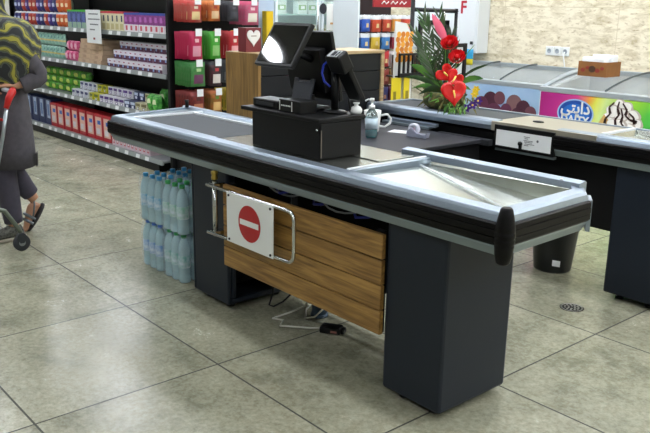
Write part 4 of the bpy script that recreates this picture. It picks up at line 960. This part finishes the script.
# ------------------------------------------------------------------ water bottles by the left pedestal
WB = mat('bottle_pet', 'cfeaf2', .1, trans=.55, c2='dff2f6', scale=20)
WAT = mat('water_tint', 'bfe6f2', .12, trans=.35)
def water_pack(loc, capc, labc, label, group, rz=0., nx=3, ny=2):
    t = thing('water_bottle_pack', label, 'bottle pack', loc, rz, group)
    cm = mat('cap_'+capc, capc, .4); lm = mat('wraplabel_'+labc, labc, .3, c2='d4e4ee', scale=30)
    p0 = None
    for i in range(nx):
        for j in range(ny):
            x = (i-(nx-1)/2)*.074; y = (j-(ny-1)/2)*.074
            if p0 is None:
                prof = [(.0,.002),(.028,.0),(.033,.008),(.033,.04),(.030,.046),(.033,.052),(.033,.085),(.0335,.086),(.0335,.155),(.033,.156),(.033,.185),(.028,.215),(.015,.245),(.013,.262),(0,.262)]
                b_ = MB().lathe(prof, (0,0,0), WB, 16, mfn=lambda k_: lm if k_ == 8-1 else WAT).build('bottle', t)
                c_ = MB().lathe([(.0155,.250),(.0155,.268),(.013,.271),(0,.271)], (0,0,0), cm, 14).build('cap', b_); p0 = (b_, c_)
                b_.location = (x,y,0)
            else:
                b_ = p0[0].copy(); col.objects.link(b_); b_.parent = t; b_.location = (x,y,0)
                c_ = p0[1].copy(); col.objects.link(c_); c_.parent = b_
    w, d_ = nx*.037+.001, ny*.037+.001
    rings = []
    for z, s in ((.004,.97),(.02,1.),(.20,1.),(.235,.97),(.262,.9)):
        rings.append([(sx*w*s, sy*d_*s, z) for sx, sy in ((-1,-.8),(-.85,-1),(-.3,-.97),(.3,-1),(.85,-1),(1,-.8),(1,0),(1,.8),(.85,1),(.3,1),(-.3,.97),(-.85,1),(-1,.8),(-1,0))])
    MB().loft(rings, mat('shrink_film','e6f2f6',.12,alpha=.16), cap=False).build('shrink_film', t)
wx, wy = -.46, .48
grp = 'shrink wrapped water packs beside the left pedestal'
packs = [((-.455,.455,0),'3a6fc8','4a86c8','blue capped water pack, lower layer, nearest the aisle end'),
 ((-.205,.455,0),'2f9a5a','5aa8a0','green capped water pack, lower layer, touching the left pedestal'),
 ((-.455,.455,.273),'3a9ad0','3f9cc8','light blue capped water pack, upper layer, nearest the aisle end'),
 ((-.205,.455,.273),'3fa860','78b8a0','green capped water pack, upper layer, touching the left pedestal'),
 ((-.455,.625,0),'3a6fc8','4a86c8','water pack in the lower layer, second row, aisle end'),
 ((-.205,.625,0),'2f9a5a','5aa8a0','water pack in the lower layer, second row, pedestal end'),
 ((-.455,.625,.273),'3a9ad0','3f9cc8','light blue capped water pack, upper layer, second row'),
 ((-.205,.625,.273),'3fa860','78b8a0','green capped water pack, upper layer, second row'),
 ((-.33,.79,.0),'3a6fc8','4a86c8','lowest water pack in the rear row under the counter end'),((-.33,.79,.273),'3a6fc8','4a86c8','water pack second from the floor in the rear row'),
 ((-.33,.79,.546),'3a6fc8','4a86c8','topmost blue capped water pack right under the counter rim')]
for k_ in packs: water_pack(k_[0], k_[1], k_[2], k_[3], grp, J(.03))

# ------------------------------------------------------------------ small things on the floor
q = thing('waste_bin', 'black tapered waste bin with a small white label under the second counter', 'bin', (1.0,2.20,0)); q.location = (.99,2.235,0)
MB().lathe([(0,.0),(.105,0),(.108,.01),(.138,.30),(.146,.302),(.146,.318),(.134,.318),(.104,.015),(0,.012)], (0,0,0), mat('bin_black','14181a',.35), 28).build('bucket', q)
MB().box(.03,.075,-.118,-.1165,.05,.085, PAPER, Matrix.Rotation(.3,4,'Z')).build('label', q)
q.location = (.99,2.235,0)
dr = thing('floor_drain', 'round patterned metal drain cover set in the floor tiles', 'drain', (1.42,1.765,0))
mb = MB().lathe([(.052,0.0005),(.055,.002),(.052,.003),(.048,.0015),(.052,0.0005)], (0,0,0), mat('drain_metal','b8b8b0',.35,.6), 28)
for ring, n in ((.018,6),(.034,11)):
    for i in range(n):
        a_ = 2*PI*i/n; mb.lathe([(.004,.001),(.0065,.0028),(.004,.0032),(0,.0032)], (ring*math.cos(a_), ring*math.sin(a_), 0), mat('drain_metal','b8b8b0',.35,.6), 8)
mb.build('grate', dr)
MB().lathe([(0,.0004),(.060,.0004),(.060,.0012),(0,.0012)], (0,0,0), mat('drain_dark','0a0a0a',.8), 28).build('well', dr)
q = thing('cable_pipe', 'grey-blue upright cable pipe on the floor behind the wooden panel', 'pipe', (.70,.68,0))
MB().tube([(0,0,.001),(0,0,.24)], .036, mat('pipe_blue','45596e',.5), 18).build('pipe', q)
MB().lathe([(.037,.0),(.044,.002),(.044,.014),(.037,.016)], (0,0,0), mat('pipe_blue','45596e',.5), 18).build('collar', q)
q = thing('power_adapter', 'black power adapter lying on the tiles under the wooden panel', 'adapter', (.89,.60,0), .55)
MB().box(-.055,.045,-.032,.032,.001,.032, BLACKP).build('housing', q, bevel=.006); MB().box(.045,.062,-.02,.02,.004,.026, BLACKP).build('plug', q, bevel=.003)
MB().box(-.0,.03,-.0335,-.0322,.010,.02, mat('sticker_brown','8a5a50',.6)).build('sticker', q)
cd = MB().tube([(.84,.585,.008),(.80,.54,.006),(.74,.49,.006),(.69,.445,.007),(.645,.50,.006),(.60,.47,.008),(.615,.56,.02),(.655,.625,.05),(.64,.67,.10),(.60,.70,.13),(.58,.74,.02),(.62,.66,.01),(.69,.60,.006),(.735,.62,.02),(.74,.69,.06)], .0045, mat('white_cable','d0d0c4',.5), 8).build('white_cable')
tag(cd, 'white cable looping on the floor from the black adapter to the pipe', 'cable')
cd.location.z = .0
cd = MB().tube([(.44,.60,.14),(.445,.585,.06),(.45,.56,.008),(.475,.57,.006),(.50,.61,.03),(.55,.65,.10)], .005, BLACKP, 8).build('black_cable')
tag(cd, 'short black cable drooping to the floor beside the left pedestal', 'cable')

# ------------------------------------------------------------------ shopper
per = thing('person', 'person in a grey coat and green patterned headscarf pushing a trolley, holding a dark phone', 'person', (-1.57,-.005,0))
SKIN = mat('skin', 'b98a6c', .55)
COAT = mat('coat_cloth', '4a474c', .85, noise=.12, scale=30)
TROU = mat('trouser_cloth', '45424e', .85, noise=.08, scale=30)
def limb(mb, pts, rs, m, n=16, sub=4, fx=1.0):
    """smooth tapering limb: catmull interpolation of joints"""
    P = [Vector(p) for p in pts]; out = []; ro = []
    for i in range(len(P)-1):
        a, b, c, e_ = P[max(i-1,0)], P[i], P[i+1], P[min(i+2,len(P)-1)]
        for k in range(sub):
            s = k/sub
            out.append(.5*((2*b)+(c-a)*s+(2*a-5*b+4*c-e_)*s*s+(3*b-a-3*c+e_)*s**3)); ro.append(rs[i]*(1-s)+rs[i+1]*s)
    out.append(P[-1]); ro.append(rs[-1])
    return mb.tube(out, ro, m, n)
def ell(cx, cy, z, rx, ry, n=24, tx=0., ty=0.): return [(cx+rx*math.cos(2*PI*i/n), cy+ry*math.sin(2*PI*i/n), z+tx*math.cos(2*PI*i/n)+ty*math.sin(2*PI*i/n)) for i in range(n)]
# local frame: person faces -y; +x is the person's left (towards the camera side)
b = MB()
b.loft([ell(0,.03,.80,.10,.08), ell(0,.03,.88,.155,.105), ell(0,.03,.97,.15,.10), ell(0,.02,1.08,.125,.085), ell(0,.01,1.22,.145,.10), ell(0,.0,1.32,.155,.09), ell(0,-.005,1.37,.10,.06), ell(0,-.01,1.40,.052,.052), ell(0,-.025,1.46,.048,.05)], SKIN)
# head: skull, jaw, nose, lips, brow, ears
hz = 1.545
b.loft([ell(0,-.065,hz-.105,.022,.022), ell(0,-.062,hz-.09,.045,.045), ell(0,-.05,hz-.06,.060,.068), ell(0,-.042,hz-.02,.070,.084), ell(0,-.04,hz+.02,.074,.092), ell(0,-.036,hz+.06,.072,.092), ell(0,-.03,hz+.09,.058,.075), ell(0,-.03,hz+.112,.03,.04)], SKIN)
b.ball((0,-.137,hz-.018),(.012,.016,.014), SKIN, 10); b.tube([(0,-.122,hz+.02),(0,-.138,hz-.015)], [.006,.010], SKIN, 8)
b.ball((0,-.120,hz-.052),(.022,.010,.006), SKIN, 10); b.ball((0,-.118,hz-.062),(.019,.010,.006), SKIN, 10)
b.ball((-.03,-.118,hz+.022),(.022,.012,.007), SKIN, 10); b.ball((.03,-.118,hz+.022),(.022,.012,.007), SKIN, 10)
b.ball((.074,-.035,hz-.01),(.010,.018,.030), SKIN, 10); b.ball((-.074,-.035,hz-.01),(.010,.018,.030), SKIN, 10)
# near (left) arm to the trolley handle, far arm likewise
def arm(sx, sh, el, wr, gd):
    limb(b, [sh, el, wr], [.050,.040,.025], SKIN)
    # palm over the bar, fingers curl around it
    wr = Vector(wr); f = Vector((0,-1,0)); pc = wr+Vector((0,-.045,.004))
    b.loft([ell(wr.x,wr.y-.0,wr.z,.001,.001,12)]+[[(pc.x+.036*w_*math.cos(2*PI*i/12), wr.y-t_, pc.z+.015*math.sin(2*PI*i/12)) for i in range(12)] for t_, w_ in ((.005,.7),(.03,.95),(.06,1.05),(.085,1.0))], SKIN)
    for q, ln in enumerate((.030,.034,.032,.025)):
        x = pc.x+(-.028+.019*q); y = wr.y-.08; z = pc.z
        b.tube([(x,y+.01,z),(x,y-.018,z+.002),(x,y-.018-ln*.7,z-.016),(x,y-.012-ln*.5,z-.040),(x,y+.006,z-.046)], [.0092,.009,.0085,.008,.007], SKIN, 10)
    tx = -sx*.034
    b.tube([(pc.x+tx*.7,wr.y-.03,pc.z),(pc.x+tx*1.35,wr.y-.055,pc.z-.012),(pc.x+tx*1.2,wr.y-.085,pc.z-.034)], [.012,.0105,.0085], SKIN, 10)
arm(1, (.165,.0,1.31), (.225,.15,1.05), (.215,.005,.985), 0)
arm(-1, (-.165,.0,1.31), (-.215,.14,1.06), (-.16,.005,.985), 0)
# legs: left leg is planted in front, right leg pushes off behind
limb(b, [(.075,.03,.86),(.08,-.04,.50),(.085,-.035,.30),(.085,-.02,.09)], [.085,.055,.050,.032], SKIN)
limb(b, [(-.075,.03,.86),(-.07,.02,.50),(-.065,.10,.33),(-.06,.175,.205)], [.085,.055,.050,.032], SKIN)
def foot(hx, hy, hz_, tx, ty, tz):       # heel to toe
    h = Vector((hx,hy,hz_)); t_ = Vector((tx,ty,tz)); ax = t_-h
    M_ = Matrix.Translation(h)
    s = Vector((1,0,0)); up = s.cross(ax.normalized()); 
    if up.z < 0: up = -up
    rings = []
    for k_, w_, hh in ((0,.018,.020),(.08,.029,.032),(.25,.030,.038),(.5,.034,.030),(.75,.042,.020),(.9,.038,.014),(1,.02,.008)):
        c_ = h+ax*k_+up*hh
        rings.append([tuple(c_+s*w_*math.cos(2*PI*i/14)+up*hh*math.sin(2*PI*i/14)) for i in range(14)])
    b.loft(rings, SKIN)
    for q in range(5):
        p_ = t_+s*(-.03+.0145*q)*(1 if hx < 0 else 1)+up*.010; L_ = (.026,.022,.019,.017,.014)[q if hx < 0 else q]
        b.tube([p_-ax.normalized()*.02, p_+ax.normalized()*L_], [.009,.0065], SKIN, 8)
    return h, t_, s, up
foot(.085,.015,.022,.085,-.19,.018)
h2, t2, s2, up2 = foot(-.06,.215,.165,-.055,.105,.012)
body = b.build('body', per)
rm = body.modifiers.new('fuse', 'REMESH'); rm.mode = 'VOXEL'; rm.voxel_size = .0052; rm.use_smooth_shade = True
sm_ = body.modifiers.new('smooth', 'SMOOTH'); sm_.iterations = 3; sm_.factor = .5
for sx in (-1, 1):
    e1 = MB().ball((sx*.029,-.117,hz+.006),(.012,.008,.008), WHITEP, 12).ball((sx*.029,-.1245,hz+.006),(.005,.002,.005), INK, 10).build('eye', per)
# coat, open behind at the hem
n = 32; rings = []
for (cy, z, rx, ry) in ((0,1.385,.085,.065),(.0,1.35,.17,.10),(.0,1.28,.185,.118),(.005,1.18,.172,.118),(.01,1.06,.160,.112),(.02,.96,.178,.124),(.02,.84,.190,.134),(.02,.70,.196,.142),(.015,.58,.200,.150),(.01,.47,.206,.158)):
    rings.append([(rx*math.cos(2*PI*i/n)*(1+.02*math.sin(7*2*PI*i/n)*(1.2-z)), cy+ry*math.sin(2*PI*i/n)*(1+.03*math.sin(5*2*PI*i/n+z*3)*(1.2-z)), z) for i in range(n)])
cm_ = MB().loft(rings, COAT, cap=False)
limb(cm_, [(.13,.0,1.33),(.185,.03,1.25),(.226,.160,1.050),(.224,.10,1.005),(.218,.055,.985)], [.068,.066,.052,.052,.054], COAT, 18)
limb(cm_, [(-.13,.0,1.33),(-.185,.03,1.25),(-.222,.15,1.055),(-.195,.09,1.01),(-.17,.06,.99)], [.075,.075,.062,.060,.058], COAT, 18)
cm_.build('coat', per, solid=.004)
lin_ = MB().prism([(.125,.148,.468),(.155,.128,.468),(.158,.128,.55),(.128,.150,.56)], (.001,.004,0), flat('1c1618')).build('dark_hem_slit', per)
tr = MB()
limb(tr, [(.075,.03,.84),(.08,-.04,.50),(.085,-.035,.30),(.085,-.02,.115)], [.10,.072,.066,.056], TROU, 18)
limb(tr, [(-.075,.03,.84),(-.07,.025,.50),(-.065,.10,.33),(-.062,.155,.245)], [.10,.072,.066,.054], TROU, 18)
tr.build('trousers', per)
# patterned scarf: hood round the face and a drape over the shoulders
def scarfmat():
    m = bpy.data.materials.new('scarf_pattern'); m.use_nodes = True; nt = m.node_tree; N = nt.nodes.new; L = nt.links.new
    b_ = nt.nodes['Principled BSDF']; b_.inputs['Roughness'].default_value = .85
    tc = N('ShaderNodeTexCoord'); mp = N('ShaderNodeMapping'); mp.inputs['Rotation'].default_value = (.5,.35,.3); L(tc.outputs['Object'], mp.inputs[0])
    w = N('ShaderNodeTexWave'); w.inputs['Scale'].default_value = 4.2; w.inputs['Distortion'].default_value = 9; w.inputs['Detail'].default_value = 2; w.inputs['Detail Scale'].default_value = 1.6; w.bands_direction = 'Z'; L(mp.outputs[0], w.inputs['Vector'])
    r_ = N('ShaderNodeValToRGB'); r_.color_ramp.interpolation = 'CONSTANT'; e = r_.color_ramp.elements
    e[0].position = 0; e[0].color = lin('26292a'); e[1].position = .86; e[1].color = lin('97923a')
    for p_, c_ in ((.28,'4d5249'),(.48,'3a4038'),(.62,'74743a'),(.76,'2a2c2c')): k_ = e.new(p_); k_.color = lin(c_)
    L(w.outputs['Fac'], r_.inputs[0]); L(r_.outputs[0], b_.inputs['Base Color']); return m
SC = scarfmat(); n = 28; rings = []
def sring(cx, cy, z, rx, ry, openf, dz=0.):      # openf leaves the face free at -y
    out = []
    for i in range(n+1):
        a = -PI/2+openf+(2*PI-2*openf)*i/n
        out.append((cx+rx*math.cos(a), cy+ry*math.sin(a)+.004*math.sin(9*a+z*20), z+dz*math.cos(a+PI/2)))
    return out
spec = [(0,-.03,hz+.125,.012,.015,.02),(0,-.03,hz+.118,.05,.065,.02),(0,-.03,hz+.095,.078,.095,.05),(0,-.03,hz+.06,.090,.108,.55),(0,-.03,hz+.01,.094,.112,.72),(0,-.03,hz-.05,.090,.108,.62),(0,-.035,hz-.10,.082,.100,.25),(0,-.03,hz-.14,.085,.098,.02),(0,-.02,1.375,.115,.115,.01),(.0,.01,1.375,.21,.15,.01),(.0,.03,1.33,.268,.185,.01),(.0,.04,1.26,.295,.205,.01),(0,.04,1.17,.298,.21,.01),(0,.035,1.10,.268,.20,.01),(0,.01,1.03,.238,.185,.01)]
sm = MB(); vs = []; fs = []
for q, sp_ in enumerate(spec):
    rg = sring(*sp_[:6]); 
    if q >= 10: rg = [(x*(1+.03*math.sin(6*k_)), y+.01*math.sin(5*k_+q), z-(.10*max(0,-math.cos(2*PI*k_/n+0))*0 if 0 else 0)-.09*max(0, .5+.5*math.cos(2*PI*k_/n))*(q-9)/4) for k_, (x, y, z) in enumerate(rg)]
    vs += rg
for q in range(len(spec)-1):
    for k_ in range(n): a = q*(n+1)+k_; fs.append((a,a+1,a+n+2,a+n+1))
sm.add(vs, fs, SC, True); sm.build('headscarf', per, solid=.004, subd=1)
# shoes: patterned trainer in front, open sandal on the lifted foot
TRN = mat('trainer_knit', '6a6a62', .8, c2='35352f', scale=70)
sh_ = MB(); rings = []
for k_, w_, hh in ((-.06,.024,.030),(0,.036,.042),(.25,.040,.046),(.5,.044,.036),(.8,.050,.026),(1.0,.044,.020),(1.12,.02,.010)):
    y = .02-.215*k_; rings.append([(.085+w_*math.cos(2*PI*i/16), y, .012+hh+hh*math.sin(2*PI*i/16)) for i in range(16)])
sh_.loft(rings, TRN); sh_.build('trainer', per)
MB().loft([[(.085+w_*math.cos(2*PI*i/16), -.09+ly*math.sin(2*PI*i/16), z) for i in range(16)] for w_, ly, z in ((.044,.135,.001),(.05,.145,.006),(.05,.145,.022))], mat('sole_pale','a8a090',.7)).build('sole', per)
ax = (t2-h2); an = ax.normalized(); sd = MB()
pr = []
for k_ in range(18):
    a = 2*PI*k_/18; pr.append(h2+ax*(.5+.58*math.cos(a))+s2*.044*math.sin(a)-up2*.004)
sd.prism([tuple(v) for v in pr], tuple(-up2*.014), mat('sandal_sole','2c2a2c',.7))
sd.build('sandal_sole', per)
st_ = MB(); GRYS = mat('sandal_strap','6c7478',.6)
for k_, hh, w_ in ((.72,.048,.046),(.55,.066,.040)):
    st_.tube([tuple(h2+ax*k_+s2*w_*math.cos(t_)+up2*(hh*math.sin(t_))) for t_ in [PI*i/8 for i in range(9)]], .010, GRYS, 8)
st_.tube([tuple(h2+ax*.5+s2*.036+up2*.02), tuple(h2+ax*.12+s2*.034+up2*.05), tuple(h2-an*.006+up2*.06), tuple(h2+ax*.12-s2*.034+up2*.05), tuple(h2+ax*.5-s2*.036+up2*.02)], .006, GRYS, 8)
st_.build('sandal_strap', per)
ph = thing('phone', 'dark phone held in the hand on the trolley handle', 'phone', (-1.352,-.11,1.012), 0)
MB().box(-.036,.036,-.075,.05,-.004,.004, BLACKP, Matrix.Rotation(-.12,4,'X')).build('case', ph, bevel=.003)
MB().box(-.032,.032,-.071,.046,.0041,.0046, GLASSB, Matrix.Rotation(-.12,4,'X')).build('screen', ph)

# ------------------------------------------------------------------ shopping trolley
tr = thing('shopping_trolley', 'chrome wire shopping trolley with red handle fittings pushed by the shopper', 'trolley', (-1.49,-.055,0))
WIRE = mat('zinc_wire', 'aab2b6', .3, .8); REDP = mat('red_plastic', 'c01a1a', .35)
MB().tube([(-.26,0,.965),(.245,0,.965)], .013, mat('pale_grip','b6bcc4',.4), 12).build('handle', tr)
for sx in (-1, 1):
    MB().tube([(sx*.255,.012,.972),(sx*.272,.004,.965),(sx*.277,-.02,.93),(sx*.277,-.042,.87)], [.018,.022,.021,.015], REDP, 12).build('corner_fitting', tr)
    MB().tube([(sx*.275,-.035,.89),(sx*.27,-.07,.72),(sx*.26,-.125,.50),(sx*.25,-.15,.38),(sx*.25,-.19,.30)], .011, WIRE, 10).build('side_tube', tr)
    MB().tube([(sx*.25,-.19,.30),(sx*.26,-.10,.26),(sx*.268,-.03,.14),(sx*.27,-.02,.11)], .014, mat('grey_green_tube','6d7568',.4,.5), 10).build('leg', tr)
    MB().tube([(sx*.25,-.19,.30),(sx*.22,-.75,.20),(sx*.20,-.85,.13)], .012, WIRE, 10).build('base_rail', tr)
for (x, y) in ((-.27,-.02),(.27,-.02),(-.20,-.86),(.20,-.86)):
    w_ = MB().prism([(x-.017,y+.03*math.cos(a),.085+.03*math.sin(a)) for a in [PI*i/8 for i in range(9)]]+[(x-.017,y-.012,.05),(x-.017,y+.012,.05)], (.034,0,0), mat('caster_fork','3c4044',.4,.4)).build('caster', tr, bevel=.002)
    MB().lathe([(0,-.012),(.046,-.012),(.051,-.008),(.051,.008),(.046,.012),(0,.012)], (0,0,0), mat('wheel_rubber','33363a',.6), 22, Matrix.Translation((x,y,.0515)) @ Matrix.Rotation(PI/2,4,'Y')).lathe([(0,-.0135),(.02,-.0135),(.02,.0135),(0,.0135)], (0,0,0), mat('hub_grey','9aa0a2',.4), 14, Matrix.Translation((x,y,.0515)) @ Matrix.Rotation(PI/2,4,'Y')).build('wheel', w_)
mb = MB()
def bk(k_, sx, z): # basket side position
    return (sx*(.26-.05*k_), -.10-.78*k_, z)
for z in (.86,.78,.70,.62,.54,.48):
    k0 = (.86-z)*.15
    mb.tube([bk(k0,-1,z),bk(1-k0*1.0,-1,z+.0),bk(1-k0*1.0,1,z),bk(k0,1,z)], .0028 if z < .85 else .006, WIRE, 6)
for i in range(17):
    k_ = i/16
    for sx in (-1, 1): mb.tube([bk(k_,sx,.86),bk(.06+k_*.88,sx*.95,.48)], .0022, WIRE, 5)
for i in range(11):
    x = -1+2*i/10; mb.tube([(x*.21,-.88,.86),(x*.20,-.835,.48),(x*.247,-.145,.48)], .0022, WIRE, 5)
mb.build('basket', tr)
mb = MB()
for i in range(9): x = -.22+.44*i/8; mb.tube([(x,-.10,.86),(x,-.13,.50)], .0022, WIRE, 5)
for z in (.84,.70,.52): mb.tube([(-.25,-.105-(.86-z)*.08,z),(.25,-.105-(.86-z)*.08,z)], .0035, WIRE, 6)
mb.build('rear_flap', tr)
MB().box(-.20,.20,-.102,-.094,.70,.80, REDP).box(-.2,.2,-.30,-.10,.632,.640, REDP).build('child_seat', tr, bevel=.003)
MB().tube([(-.24,-.06,.80),(.24,-.06,.80)], .008, REDP, 8).build('seat_bar', tr)
